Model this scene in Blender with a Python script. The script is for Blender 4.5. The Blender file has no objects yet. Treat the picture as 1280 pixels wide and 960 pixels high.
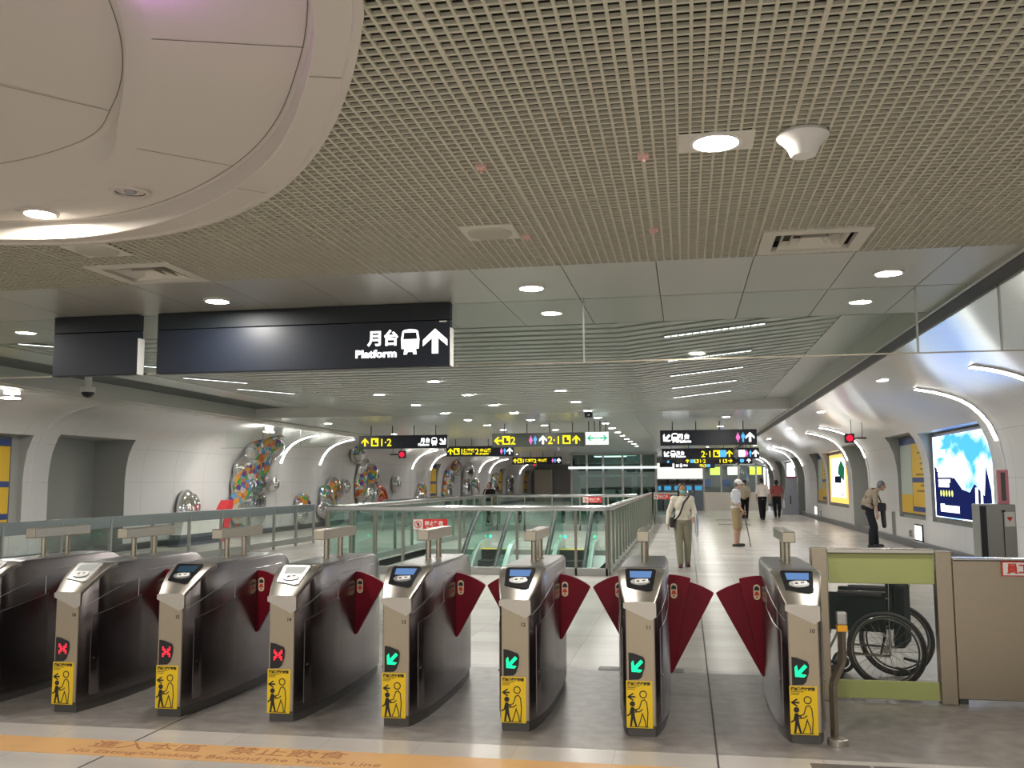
import bpy, bmesh, math, random
from mathutils import Vector, Matrix, Euler
random.seed(7)
S = bpy.context.scene
COL = S.collection
PI = math.pi

# ------------------------------------------------------------------ materials
MATS = {}
def principled(name, col, rough=0.5, metal=0.0, spec=0.5, coat=0.0, emit=None, estr=0.0, noise=None, bump=None, aniso=0.0):
    """noise=(scale,amount,(sx,sy,sz)) varies the base colour; bump=(scale,strength,(sx,sy,sz))"""
    if name in MATS: return MATS[name]
    m = bpy.data.materials.new(name); m.use_nodes = True
    nt = m.node_tree; b = nt.nodes['Principled BSDF']
    b.inputs['Base Color'].default_value = (*col, 1)
    b.inputs['Roughness'].default_value = rough
    b.inputs['Metallic'].default_value = metal
    b.inputs['Specular IOR Level'].default_value = spec
    b.inputs['Coat Weight'].default_value = coat
    if emit:
        b.inputs['Emission Color'].default_value = (*emit, 1); b.inputs['Emission Strength'].default_value = estr
    def nz(scale, st, detail=3):
        tc = nt.nodes.new('ShaderNodeTexCoord'); mp = nt.nodes.new('ShaderNodeMapping'); n = nt.nodes.new('ShaderNodeTexNoise')
        mp.inputs['Scale'].default_value = st; n.inputs['Scale'].default_value = scale; n.inputs['Detail'].default_value = detail
        nt.links.new(tc.outputs['Object'], mp.inputs['Vector']); nt.links.new(mp.outputs['Vector'], n.inputs['Vector'])
        return n
    if noise:
        n = nz(noise[0], noise[2]); mx = nt.nodes.new('ShaderNodeMix'); mx.data_type = 'RGBA'
        a = noise[1]
        mx.inputs['A'].default_value = (*[max(0, c*(1-a)) for c in col], 1)
        mx.inputs['B'].default_value = (*[min(1, c*(1+a)) for c in col], 1)
        nt.links.new(n.outputs['Fac'], mx.inputs['Factor']); nt.links.new(mx.outputs['Result'], b.inputs['Base Color'])
    if bump:
        n = nz(bump[0], bump[2]); bp = nt.nodes.new('ShaderNodeBump')
        bp.inputs['Strength'].default_value = bump[1]; bp.inputs['Distance'].default_value = 0.01
        nt.links.new(n.outputs['Fac'], bp.inputs['Height']); nt.links.new(bp.outputs['Normal'], b.inputs['Normal'])
    MATS[name] = m
    return m

def emission(name, col, strength):
    if name in MATS: return MATS[name]
    m = bpy.data.materials.new(name); m.use_nodes = True
    nt = m.node_tree; nt.nodes.clear()
    e = nt.nodes.new('ShaderNodeEmission'); o = nt.nodes.new('ShaderNodeOutputMaterial')
    e.inputs['Color'].default_value = (*col, 1); e.inputs['Strength'].default_value = strength
    nt.links.new(e.outputs[0], o.inputs[0]); MATS[name] = m
    return m

def clear_glass(name, tint, refl=0.06, rough=0.02):
    if name in MATS: return MATS[name]
    m = bpy.data.materials.new(name); m.use_nodes = True
    nt = m.node_tree; nt.nodes.clear()
    t = nt.nodes.new('ShaderNodeBsdfTransparent'); g = nt.nodes.new('ShaderNodeBsdfGlossy')
    f = nt.nodes.new('ShaderNodeLayerWeight'); f.inputs['Blend'].default_value = .5; mx = nt.nodes.new('ShaderNodeMixShader'); o = nt.nodes.new('ShaderNodeOutputMaterial')
    pw = nt.nodes.new('ShaderNodeMath'); pw.operation = 'POWER'; pw.inputs[1].default_value = 5; sc_ = nt.nodes.new('ShaderNodeMath'); sc_.operation = 'MULTIPLY_ADD'
    sc_.inputs[1].default_value = .85-refl; sc_.inputs[2].default_value = refl
    nt.links.new(f.outputs['Facing'], pw.inputs[0]); nt.links.new(pw.outputs[0], sc_.inputs[0])
    t.inputs['Color'].default_value = (*tint, 1); g.inputs['Roughness'].default_value = rough
    g.inputs['Color'].default_value = (.95, 1, .98, 1)
    nt.links.new(sc_.outputs[0], mx.inputs[0]); nt.links.new(t.outputs[0], mx.inputs[1]); nt.links.new(g.outputs[0], mx.inputs[2])
    nt.links.new(mx.outputs[0], o.inputs[0]); MATS[name] = m
    return m

STEEL = principled('brushed_steel', (.60, .56, .50), .30, 1, noise=(30, .10, (12, 12, .6)))
STEEL_SIDE = principled('dark_polished_steel', (.25, .225, .225), .26, 1, noise=(3, .14, (1, 1, 3)))
STEEL_FRONT = principled('warm_brushed_steel', (.46, .395, .30), .36, 1, noise=(30, .12, (12, 12, .6)))
STEEL_RAIL = principled('rail_steel', (.55, .56, .55), .22, 1)
STEEL_POST = principled('post_steel', (.50, .45, .355), .25, 1)
POST_DARK = principled('railing_post', (.34, .335, .29), .3, 1)
STEEL_GREY = principled('satin_grey_steel', (.42, .42, .41), .38, .85)
LID = principled('gate_lid_grey', (.17, .17, .175), .3, .6)
BLACK = principled('black_gloss', (.012, .012, .014), .18)
BLACKM = principled('black_matt', (.02, .02, .022), .55)
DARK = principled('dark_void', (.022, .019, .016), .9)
RED = principled('flap_red', (.17, .003, .014), .40, spec=.25)
YELLOW = principled('sticker_yellow', (.88, .60, .015), .45)
WHITE = principled('white_plastic', (.78, .77, .74), .4)
CREAMP = principled('cream_print', (.72, .62, .42), .5)
REDP = principled('red_print', (.62, .05, .03), .5)
SIGNNAVY = principled('sign_navy', (.008, .012, .022), .42)
SIGNHEAD = principled('sign_header', (.006, .010, .014), .55)
GLASS = clear_glass('screen_glass', (.95, .98, .965), .035)
GLASSG = clear_glass('green_rail_glass', (.86, .95, .92), .03)
GLASSE = clear_glass('escalator_glass', (.66, .88, .82), .05)
GREEN_ACRYL = principled('green_acrylic', (.42, .46, .17), .35)
WALLW = principled('white_enamel', (.74, .74, .75), .16, coat=.3)
PANEL = principled('ceiling_panel_metal', (.56, .56, .51), .34, .2)
FITTING = principled('fitting_paint', (.72, .70, .62), .5)
GRIDM = principled('grid_paint', (.60, .575, .46), .5)
DOMEM = principled('dome_paint', (.66, .61, .55), .55)
SLATM = principled('slat_metal', (.60, .64, .60), .32, .2)
GRAPH = principled('graphite', (.065, .065, .062), .6)
GRANITE_B = principled('granite_base', (.10, .10, .105), .35)
LAMP = emission('lamp_lens', (1, .965, .90), 300)
LAMPB = emission('lamp_lens_bright', (1, .93, .82), 420)
RIBL = emission('rib_light', (1, .97, .90), 14)
LINL = emission('linear_light', (.95, 1, .97), 3.5)
E_WHITE = emission('sign_white', (1, 1, 1), 1.6)
E_YEL = emission('sign_yellow', (1, .80, .02), 1.05)
E_GREEN = emission('led_green', (.015, .95, .33), 1.25)
E_RED = emission('led_red', (1, .03, .05), 1.3)
E_PINK = emission('sign_pink', (1, .18, .55), 1.0)
E_BLUE = emission('sign_blue', (.10, .45, 1), 1.0)
E_LCD = emission('lcd_blue', (.13, .25, .50), .8)

# ------------------------------------------------------------------ mesh building
class MB:
    def __init__(s): s.bm = bmesh.new(); s.mi = 0; s.xf = Matrix.Identity(4)
    def _f(s, vs):
        try:
            f = s.bm.faces.new(vs); f.material_index = s.mi; return f
        except ValueError: return None
    def v(s, p): return s.bm.verts.new(s.xf @ Vector(p))
    def box(s, a, b, bev=0.0):
        """box between corners a and b"""
        x0, x1 = sorted((a[0], b[0])); y0, y1 = sorted((a[1], b[1])); z0, z1 = sorted((a[2], b[2]))
        c = [s.v(p) for p in ((x0,y0,z0),(x1,y0,z0),(x1,y1,z0),(x0,y1,z0),(x0,y0,z1),(x1,y0,z1),(x1,y1,z1),(x0,y1,z1))]
        fs = [s._f([c[i] for i in q]) for q in ((3,2,1,0),(4,5,6,7),(0,1,5,4),(1,2,6,5),(2,3,7,6),(3,0,4,7))]
        if bev:
            es = set(e for f in fs for e in f.edges)
            r = bmesh.ops.bevel(s.bm, geom=list(es), offset=bev, segments=2, affect='EDGES', profile=.5)
            for f in r['faces']: f.material_index = s.mi
        return s
    def quad(s, pts):
        s._f([s.v(p) for p in pts]); return s
    def prism(s, poly, h, flip=False):
        """2D polygon (x,z) extruded along y from 0 to h (through s.xf)"""
        a = [s.v((p[0], 0, p[1])) for p in poly]; b = [s.v((p[0], h, p[1])) for p in poly]
        n = len(poly)
        area = sum(poly[i][0]*poly[(i+1)%n][1]-poly[(i+1)%n][0]*poly[i][1] for i in range(n))
        if (area > 0) != (h > 0): a.reverse(); b.reverse()
        s._f(list(reversed(a))); s._f(b)
        for i in range(n):
            j = (i+1) % n; s._f([a[i], a[j], b[j], b[i]])
        return s
    def ring_of(s, c, t, r, n, up=None, r2=None):
        t = Vector(t).normalized(); up = Vector(up) if up else (Vector((0,0,1)) if abs(t.z) < .95 else Vector((1,0,0)))
        u = t.cross(up).normalized(); w = u.cross(t)
        r2 = r if r2 is None else r2
        return [s.v(Vector(c)+u*math.cos(2*PI*i/n)*r+w*math.sin(2*PI*i/n)*r2) for i in range(n)]
    def tube(s, path, r, n=10, caps=True, closed=False):
        P = [Vector(p) for p in path]; rs = r if isinstance(r, (list, tuple)) else [r]*len(P)
        rings = []
        up = None
        for i, p in enumerate(P):
            if closed: t = (P[(i+1) % len(P)]-P[i-1])
            else: t = (P[min(i+1, len(P)-1)]-P[max(i-1, 0)])
            t.normalize()
            if up is None: up = Vector((0,0,1)) if abs(t.z) < .9 else Vector((1,0,0))
            u = t.cross(up)
            if u.length < 1e-4: up = Vector((0,1,0)); u = t.cross(up)
            u.normalize(); up = u.cross(t)
            rings.append([s.v(p+u*math.cos(2*PI*k/n)*rs[i]+up*math.sin(2*PI*k/n)*rs[i]) for k in range(n)])
        m = len(rings)
        for i in range(m if closed else m-1):
            A, B = rings[i], rings[(i+1) % m]
            for k in range(n): s._f([A[k], A[(k+1) % n], B[(k+1) % n], B[k]])
        if caps and not closed:
            s._f(rings[0][::-1]); s._f(rings[-1])
        return s
    def cyl(s, p0, p1, r, n=14): return s.tube([p0, p1], r, n)
    def lathe(s, prof, n=24, c=(0,0,0)):
        """profile (r,z) turned round z"""
        rings = []
        for r, z in prof:
            rings.append([s.v((c[0]+r*math.cos(2*PI*k/n), c[1]+r*math.sin(2*PI*k/n), c[2]+z)) for k in range(n)] if r > 1e-6 else [s.v((c[0], c[1], c[2]+z))])
        for A, B in zip(rings, rings[1:]):
            for k in range(n):
                k2 = (k+1) % n
                if len(A) == 1 and len(B) == 1: continue
                if len(A) == 1: s._f([A[0], B[k2], B[k]])
                elif len(B) == 1: s._f([A[k], A[k2], B[0]])
                else: s._f([A[k], A[k2], B[k2], B[k]])
        return s
    def ell(s, c, r, n=14, m=9, rot=None):
        M = Matrix.Translation(Vector(c)) @ (rot.to_4x4() if rot else Matrix.Identity(4)) @ Matrix.Diagonal((r[0], r[1], r[2], 1))
        rows = []
        for i in range(m+1):
            th = PI*i/m
            if i in (0, m): rows.append([s.v(M @ Vector((0,0,math.cos(th))))])
            else: rows.append([s.v(M @ Vector((math.sin(th)*math.cos(2*PI*k/n), math.sin(th)*math.sin(2*PI*k/n), math.cos(th)))) for k in range(n)])
        for A, B in zip(rows, rows[1:]):
            for k in range(n):
                k2 = (k+1) % n
                if len(A) == 1: s._f([A[0], B[k], B[k2]])
                elif len(B) == 1: s._f([A[k2], A[k], B[0]])
                else: s._f([A[k2], A[k], B[k], B[k2]])
        return s
    def caps(s, p0, p1, r0, r1=None, n=12):
        """tapered capsule"""
        r1 = r0 if r1 is None else r1
        p0 = Vector(p0); p1 = Vector(p1); t = (p1-p0); L = t.length; t.normalize()
        path = []; rs = []
        for k in range(5):
            a = PI/2*(1-k/4); path.append(p0-t*r0*math.sin(a)); rs.append(max(r0*math.cos(a), r0*.05))
        for k in range(5):
            a = PI/2*k/4; path.append(p1+t*r1*math.sin(a)); rs.append(max(r1*math.cos(a), r1*.05))
        s.tube(path, rs, n); return s
    def build(s, name, mat, parent=None, loc=None, smooth=False, rot=None):
        me = bpy.data.meshes.new(name); s.bm.normal_update()
        s.bm.to_mesh(me); s.bm.free()
        mats = mat if isinstance(mat, (list, tuple)) else [mat]
        for m in mats: me.materials.append(m)
        if smooth:
            me.polygons.foreach_set('use_smooth', [True]*len(me.polygons))
            if smooth != 'all':
                me.set_sharp_from_angle(angle=math.radians(38))
        return link(name, me, parent, loc, rot)
def link(name, me, parent=None, loc=None, rot=None):
    o = bpy.data.objects.new(name, me); COL.objects.link(o)
    if parent: o.parent = parent
    if loc: o.location = loc
    if rot: o.rotation_euler = rot
    return o
def tag(o, label=None, cat=None, group=None, kind=None):
    if label: o['label'] = label
    if cat: o['category'] = cat
    if group: o['group'] = group
    if kind: o['kind'] = kind
    return o
def thing(name, label, cat, loc=(0,0,0), rz=0, group=None):
    o = bpy.data.objects.new(name, None); COL.objects.link(o); o.empty_display_size = .1
    o.location = loc; o.rotation_euler = (0, 0, rz)
    return tag(o, label, cat, group)
def struct(name, mb, mat, smooth=False, label=None, cat=None):
    o = mb.build(name, mat, smooth=smooth); o['kind'] = 'structure'
    o['label'] = label or name.replace('_', ' '); o['category'] = cat or name.split('_')[0]
    return o
def copy_tree(o, parent=None):
    c = o.copy(); COL.objects.link(c)
    if parent: c.parent = parent
    for ch in o.children: copy_tree(ch, c)
    return c
def remeshed(mb, name, mat, voxel, parent=None, smooth_it=4, loc=None):
    """one continuous skin over overlapping volumes"""
    me = bpy.data.meshes.new(name+'_raw'); mb.bm.normal_update(); bmesh.ops.recalc_face_normals(mb.bm, faces=mb.bm.faces)
    mb.bm.to_mesh(me); mb.bm.free()
    o = bpy.data.objects.new(name+'_raw', me); COL.objects.link(o)
    r = o.modifiers.new('r', 'REMESH'); r.mode = 'VOXEL'; r.voxel_size = voxel; r.use_smooth_shade = True
    if smooth_it:
        q = o.modifiers.new('s', 'SMOOTH'); q.factor = .5; q.iterations = smooth_it
    dg = bpy.context.evaluated_depsgraph_get()
    out = bpy.data.meshes.new_from_object(o.evaluated_get(dg))
    bpy.data.objects.remove(o); bpy.data.meshes.remove(me)
    out.materials.clear()
    for m in (mat if isinstance(mat, (list, tuple)) else [mat]): out.materials.append(m)
    out.polygons.foreach_set('use_smooth', [True]*len(out.polygons))
    out.name = name
    return link(name, out, parent, loc)
TXT = {}
def text_mesh(body, size, ext=.0008, bold=0.0, align='LEFT'):
    k = (body, size, ext, bold, align)
    if k in TXT: return TXT[k]
    c = bpy.data.curves.new('t', 'FONT'); c.body = body; c.size = size; c.extrude = ext; c.offset = bold; c.align_x = align
    c.resolution_u = 3
    o = bpy.data.objects.new('t', c); COL.objects.link(o)
    dg = bpy.context.evaluated_depsgraph_get(); me = bpy.data.meshes.new_from_object(o.evaluated_get(dg))
    bpy.data.objects.remove(o); TXT[k] = me
    return me
def text(body, size, mat, parent, loc, rot=(PI/2, 0, 0), bold=0.0, align='LEFT', name='lettering', ext=.0008, sx=1.0):
    me = text_mesh(body, size, ext, bold, align).copy(); me.materials.clear(); me.materials.append(mat)
    o = link(name, me, parent, loc, rot); o.scale = (sx, 1, 1)
    return o

# 2D pictogram outlines in a unit square (x right, z up)
ARROW_UP = [(.5,1),(1,.55),(1,.30),(.63,.62),(.63,0),(.37,0),(.37,.62),(0,.30),(0,.55)]
def rot2(poly, a, c=(.5,.5)):
    return [(c[0]+(x-c[0])*math.cos(a)-(z-c[1])*math.sin(a), c[1]+(x-c[0])*math.sin(a)+(z-c[1])*math.cos(a)) for x, z in poly]
ARROW_DL = rot2(ARROW_UP, math.radians(135)); ARROW_DR = rot2(ARROW_UP, math.radians(-135)); ARROW_L = rot2(ARROW_UP, PI/2); ARROW_R = rot2(ARROW_UP, -PI/2)
TRAIN = [(.12,.92),(.22,.97),(.5,1),(.78,.97),(.88,.92),(.95,.6),(.92,.22),(.78,.22),(.82,.0),(.66,.0),(.62,.1),(.38,.1),(.34,0),(.18,0),(.22,.22),(.08,.22),(.05,.6)]
TRAINWIN = [(.2,.86),(.8,.86),(.84,.6),(.16,.6)]
WOMANP = [(.5,1),(.62,.9),(.58,.78),(.75,.75),(1,.42),(.85,.36),(.75,.5),(.9,.25),(.65,.25),(.62,0),(.38,0),(.35,.25),(.1,.25),(.25,.5),(.15,.36),(0,.42),(.25,.75),(.42,.78),(.38,.9)]
MANP = [(.5,1),(.62,.9),(.58,.78),(.85,.76),(.95,.42),(.8,.4),(.72,.58),(.68,0),(.52,0),(.5,.35),(.48,0),(.32,0),(.28,.58),(.2,.4),(.05,.42),(.15,.76),(.42,.78),(.38,.9)]
EXITP = [(0,0),(1,0),(1,1),(0,1)]
EXITIN = [(.15,.12),(.85,.12),(.85,.45),(.55,.45),(.55,.85),(.15,.85)]
def circle2(r=.5, c=(.5,.5), n=18): return [(c[0]+r*math.cos(2*PI*k/n), c[1]+r*math.sin(2*PI*k/n)) for k in range(n)]
def decal(poly, x, z, w, h, mat, parent, y, name='pictogram', th=.0012, mb=None):
    """flat shape on a face that looks towards -y"""
    b = mb or MB(); b.xf = Matrix.Translation((x, y, z)) @ Matrix.Diagonal((w, 1, h, 1))
    b.prism(poly, -th)
    if mb: return b
    return b.build(name, mat, parent)

# ------------------------------------------------------------------ camera
cam = bpy.data.cameras.new('camera'); co = bpy.data.objects.new('camera', cam); COL.objects.link(co)
cam.sensor_fit = 'HORIZONTAL'; cam.sensor_width = 36; cam.lens = 36*1183/1280; cam.clip_end = 300; cam.clip_start = .05
right = Vector((.98374587, .17950063, -.00485756)); down = Vector((-.0233253, .1009174, -.99462134)); fwd = Vector((-.17804494, .97856793, .10346398))
mw = Matrix((right, -down, -fwd)).transposed().to_4x4(); mw.translation = (0, 0, 1.6)
co.matrix_world = mw; S.camera = co

# ------------------------------------------------------------------ floor
def floor_material():
    m = bpy.data.materials.new('floor_tiles'); m.use_nodes = True; nt = m.node_tree; b = nt.nodes['Principled BSDF']
    N = nt.nodes.new; L = nt.links.new
    geo = N('ShaderNodeNewGeometry'); mp = N('ShaderNodeMapping'); mp.inputs['Location'].default_value = (-.145, -.06, 0)
    L(geo.outputs['Position'], mp.inputs['Vector'])
    br = N('ShaderNodeTexBrick'); br.offset = 0; br.inputs['Scale'].default_value = 1
    br.inputs['Brick Width'].default_value = .5958; br.inputs['Row Height'].default_value = .5958
    br.inputs['Mortar Size'].default_value = .0025; br.inputs['Mortar Smooth'].default_value = .2
    br.inputs['Color1'].default_value = (.56, .525, .485, 1); br.inputs['Color2'].default_value = (.47, .435, .40, 1)
    br.inputs['Mortar'].default_value = (.34, .31, .28, 1)
    L(mp.outputs[0], br.inputs['Vector'])
    nz = N('ShaderNodeTexNoise'); nz.inputs['Scale'].default_value = 1.0; nz.inputs['Detail'].default_value = 5
    mp2 = N('ShaderNodeMapping'); mp2.inputs['Scale'].default_value = (.35, 2.5, 1); L(geo.outputs['Position'], mp2.inputs['Vector']); L(mp2.outputs[0], nz.inputs['Vector'])
    mx = N('ShaderNodeMix'); mx.data_type = 'RGBA'; mx.blend_type = 'MULTIPLY'; mx.inputs['Factor'].default_value = .38
    L(br.outputs['Color'], mx.inputs['A']); L(nz.outputs['Color'], mx.inputs['B'])
    ra = N('ShaderNodeValToRGB'); ra.color_ramp.elements[0].color = (.72, .70, .68, 1); ra.color_ramp.elements[1].color = (1, 1, 1, 1)
    ra.color_ramp.elements[0].position = .35; ra.color_ramp.elements[1].position = .65
    L(nz.outputs['Fac'], ra.inputs['Fac']); L(ra.outputs['Color'], mx.inputs['B'])
    L(mx.outputs['Result'], b.inputs['Base Color'])
    b.inputs['Roughness'].default_value = .27; b.inputs['Specular IOR Level'].default_value = .45
    return m
FLOORM = floor_material()
GRANITE = principled('dark_granite', (.235, .215, .20), .36, noise=(9, .5, (1, 1, 1)))
JOINT = principled('joint_dark', (.06, .05, .045), .6)
ORANGE = principled('floor_orange', (.62, .36, .155), .4, noise=(6, .12, (1, 1, 1)))
ORTEXT = principled('floor_text', (.36, .15, .07), .5)

XL, XR, Y0, YE = -13.5, 5.45, -3.5, 84.0
HX0, HX1, HY0, HY1 = -6.2, -1.62, 16.75, 22.6     # escalator well
mb = MB()
for x0, x1, y0, y1 in ((XL-1.2, XR+1.2, Y0, 5.885), (XL-1.2, XR+1.2, 8.3, HY0), (XL-1.2, HX0, HY0, HY1), (HX1, XR+1.2, HY0, HY1), (XL-1.2, XR+1.2, HY1, YE)):
    mb.box((x0, y0, -.12), (x1, y1, 0))
struct('floor', mb, FLOORM, label='pale stone tiled floor of the concourse')
mb = MB(); mb.box((XL-1.2, 5.885, -.12), (XR+1.2, 8.3, 0))
struct('floor_band', mb, GRANITE, label='dark granite floor band under the ticket gates', cat='floor')
mb = MB()
for jx in (.145, -3.43, -7.0, -10.6, 3.72):
    mb.box((jx-.006, Y0, -.01), (jx+.006, 16.6 if -6.4 < jx < -1.4 else YE, .0012))
struct('trim_1', mb, JOINT, label='dark expansion joints running along the floor', cat='trim')
mb = MB(); mb.box((.66, 5.5, -.01), (.985, 5.80, .0015)); mb.box((1.0, 5.5, -.01), (1.30, 5.80, .0015))
struct('trim_2', mb, principled('dark_tile', (.12, .105, .10), .4), label='pair of dark floor tiles before the widest gate', cat='trim')
fm = thing('floor_stripe', 'orange stripe with printed warning across the floor before the gates', 'floor marking', (0, 0, 0))
MB().box((XL, 5.275, -.01), (5.2, 5.595, .0016)).build('stripe', ORANGE, fm)
text('進入本區   禁止飲食', .16, ORTEXT, fm, (-3.66, 5.445, .0022), (0, 0, 0), align='LEFT', sx=1.18, ext=.0003)
text('No Eating/Drinking Beyond the Yellow Line', .098, ORTEXT, fm, (-3.72, 5.325, .0022), (0, 0, 0), align='LEFT', sx=1.14, ext=.0003)
for nm, x0, y0, x1, y1, lb in (('floor_grate', -.78, 8.31, -.35, 8.46, 'small dark floor grate behind gate 11, nearer the sculpture wall'),
                           ('floor_grate', -.30, 8.31, -.05, 8.46, 'small dark floor grate behind gate 11, nearer the poster wall'),
                           ('floor_grate', 1.15, 36.2, 2.35, 37.0, 'grey floor grate beyond the man with the cane'),
                           ('floor_grate', 1.2, 40.5, 2.2, 41.2, 'far grey floor grate by the person with a cream bag')):
    b = MB(); n = 8
    g = tag(MB().box((x0, y0, -.01), (x1, y1, .002)).build(nm, principled('grate_grey', (.14, .14, .14), .5)), lb, 'floor grate')
    for i in range(n):
        yy = y0+(y1-y0)*(i+.5)/n; b.box((x0+.01, yy-.004, .002), (x1-.01, yy+.004, .005))
    b.build('bars', STEEL_GREY, g)

# escalator well walls
mb = MB()
mb.box((HX0-.1, HY0-.1, -3.6), (HX0, HY1, 0)).box((HX1, HY0-.1, -3.6), (HX1+.1, HY1, 0)).box((HX0, HY0-.1, -3.6), (HX1, HY0, 0)).box((HX0, HY1, -3.6), (HX1, HY1+.1, -.12))
mb.box((HX0, HY0, -3.7), (HX1, HY1, -3.6))
struct('wall_well', mb, principled('well_wall', (.42, .44, .43), .45), label='pale walls of the escalator well', cat='wall')

# ------------------------------------------------------------------ ceiling
H = 3.0
DC, DR = (-3.70, 2.05), 2.74
DO = (-4.2, 2.0)
TA = [(0, 3.38), (8.7, 3.33), (14, 3.27), (22, 3.2), (33, 3.15), (50.6, 3.12), (64, 3.06), (74.6, 2.94), (83.4, 2.78), (95, 2.60), (120, 2.42), (180, 2.3), (240, 2.42), (270, 2.65), (330, 3.2), (360, 3.38)]
TB = [(0, 3.26), (8.6, 3.2), (15.8, 3.13), (23.7, 3.06), (42, 2.98), (52, 2.95), (65.6, 2.92), (74, 2.85), (82.5, 2.71), (95, 2.54), (120, 2.34), (180, 2.2), (240, 2.3), (270, 2.5), (330, 3.06), (360, 3.26)]
TC = [(0, 2.695), (13.5, 2.615), (24, 2.545), (38, 2.505), (52, 2.545), (60, 2.549), (70, 2.574), (80, 2.534), (90, 2.4), (120, 2.2), (180, 2.0), (240, 2.05), (270, 2.2), (330, 2.595), (360, 2.695)]
TD = [(0, 2.58), (14.5, 2.52), (26, 2.44), (40, 2.42), (52, 2.495), (60, 2.522), (70, 2.552), (80, 2.512), (90, 2.385), (120, 2.18), (180, 1.98), (240, 2.0), (270, 2.12), (330, 2.48), (360, 2.58)]
TE = [(0, 2.5), (20, 2.43), (42, 2.4), (52, 2.42), (63, 2.366), (70, 2.326), (80, 2.236), (90, 2.1), (120, 1.9), (180, 1.7), (240, 1.72), (270, 1.85), (330, 2.38), (360, 2.5)]
def polar(tab, a):
    """smooth periodic radius"""
    a %= 360
    for (p, rp), (q, rq) in zip(tab, tab[1:]):
        if p <= a <= q:
            i = tab.index((p, rp)); u = (a-p)/(q-p)
            pm = tab[i-1] if i > 0 else (tab[-2][0]-360, tab[-2][1]); qn = tab[i+2] if i+2 < len(tab) else (tab[1][0]+360, tab[1][1])
            m0 = (rq-pm[1])/(q-pm[0])*(q-p); m1 = (qn[1]-rp)/(qn[0]-p)*(q-p)
            return (2*u**3-3*u*u+1)*rp+(u**3-2*u*u+u)*m0+(-2*u**3+3*u*u)*rq+(u**3-u*u)*m1
DPOLY = [(DO[0]+polar(TA, a*2.5)*math.cos(math.radians(a*2.5)), DO[1]+polar(TA, a*2.5)*math.sin(math.radians(a*2.5))) for a in range(144)]
FIX = [(-1.05, 5.10, .15, .15), (-3.44, 5.03, .15, .15), (.765, 5.66, .30, .27), (-3.49, 5.67, .30, .27), (.155, 3.875, .155, .105), (.155, 1.45, .155, .105), (-1.05, 1.45, .155, .105), (1.4, 1.45, .155, .105)]
def grid_ceiling():
    mb = MB(); p = .05
    X0, X1, YA, YB = -8.0, 2.02, .9, 5.985
    def cut(fixed, lo, hi, ax):
        """pieces of a bar clear of the dome opening and of the fittings"""
        holes = []; hit = []
        for A, B in zip(DPOLY, DPOLY[1:]+DPOLY[:1]):
            if (A[ax]-fixed)*(B[ax]-fixed) < 0: t_ = (fixed-A[ax])/(B[ax]-A[ax]); hit.append(A[1-ax]+(B[1-ax]-A[1-ax])*t_)
        hit.sort(); holes += [(hit[i], hit[i+1]) for i in range(0, len(hit)-1, 2)]
        for f in FIX:
            if abs(fixed-f[ax]) < f[2+ax]-.004: holes.append((f[1-ax]-f[3-ax]+.003, f[1-ax]+f[3-ax]-.003))
        out = []; c = lo
        for a, b in sorted(holes):
            if a > c: out.append((c, min(a, hi)))
            c = max(c, b)
        if c < hi: out.append((c, hi))
        return [q for q in out if q[1]-q[0] > .01]
    x = X0
    while x <= X1:
        seam_ = abs(((x+.155)/.61) - round((x+.155)/.61)) < .03
        w = .0085 if seam_ else .0056
        for a, b in cut(x, YA, YB, 0): mb.box((x-w, a, H-.002), (x+w, b, H+.011))
        x += p
    y = YA
    while y <= YB:
        for a, b in cut(y, X0, X1, 1): mb.box((a, y-.0058, H-.001), (b, y+.0058, H+.012))
        y += p
    return mb
struct('ceiling_grid', grid_ceiling(), GRIDM, label='open cell grid ceiling over the gate hall', cat='ceiling')
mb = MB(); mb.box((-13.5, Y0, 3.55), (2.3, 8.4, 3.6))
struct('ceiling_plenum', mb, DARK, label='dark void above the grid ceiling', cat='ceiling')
mb = MB(); mb.box((-13.5, Y0, 3.0), (-8.0, 5.985, 3.05)).box((-8.0, Y0, 3.0), (2.02, .9, 3.05))
struct('ceiling_rear', mb, PANEL, label='plain grey ceiling around the grid ceiling', cat='ceiling')
# smooth metal panels over the gates
mb = MB()
xs = [-.155+.61*k for k in range(-22, 4)]
for xa, xb in zip(xs, xs[1:]):
    mb.box((xa+.003, 5.985, H), (xb-.003, 7.14, H+.03)); mb.box((xa+.003, 7.16, H), (xb-.003, 8.32, H+.03))
mb.box((xs[-1]+.003, 5.985, H), (2.02, 7.14, H+.03)); mb.box((xs[-1]+.003, 7.16, H), (2.02, 8.32, H+.03))
struct('ceiling_panels', mb, PANEL, label='smooth grey ceiling panels above the gates', cat='ceiling')
mb = MB(); mb.box((-13.6, 5.985, H+.031), (2.02, 8.32, H+.05)); struct('ceiling_backing', mb, DARK, label='dark gaps between ceiling panels', cat='ceiling')
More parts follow.
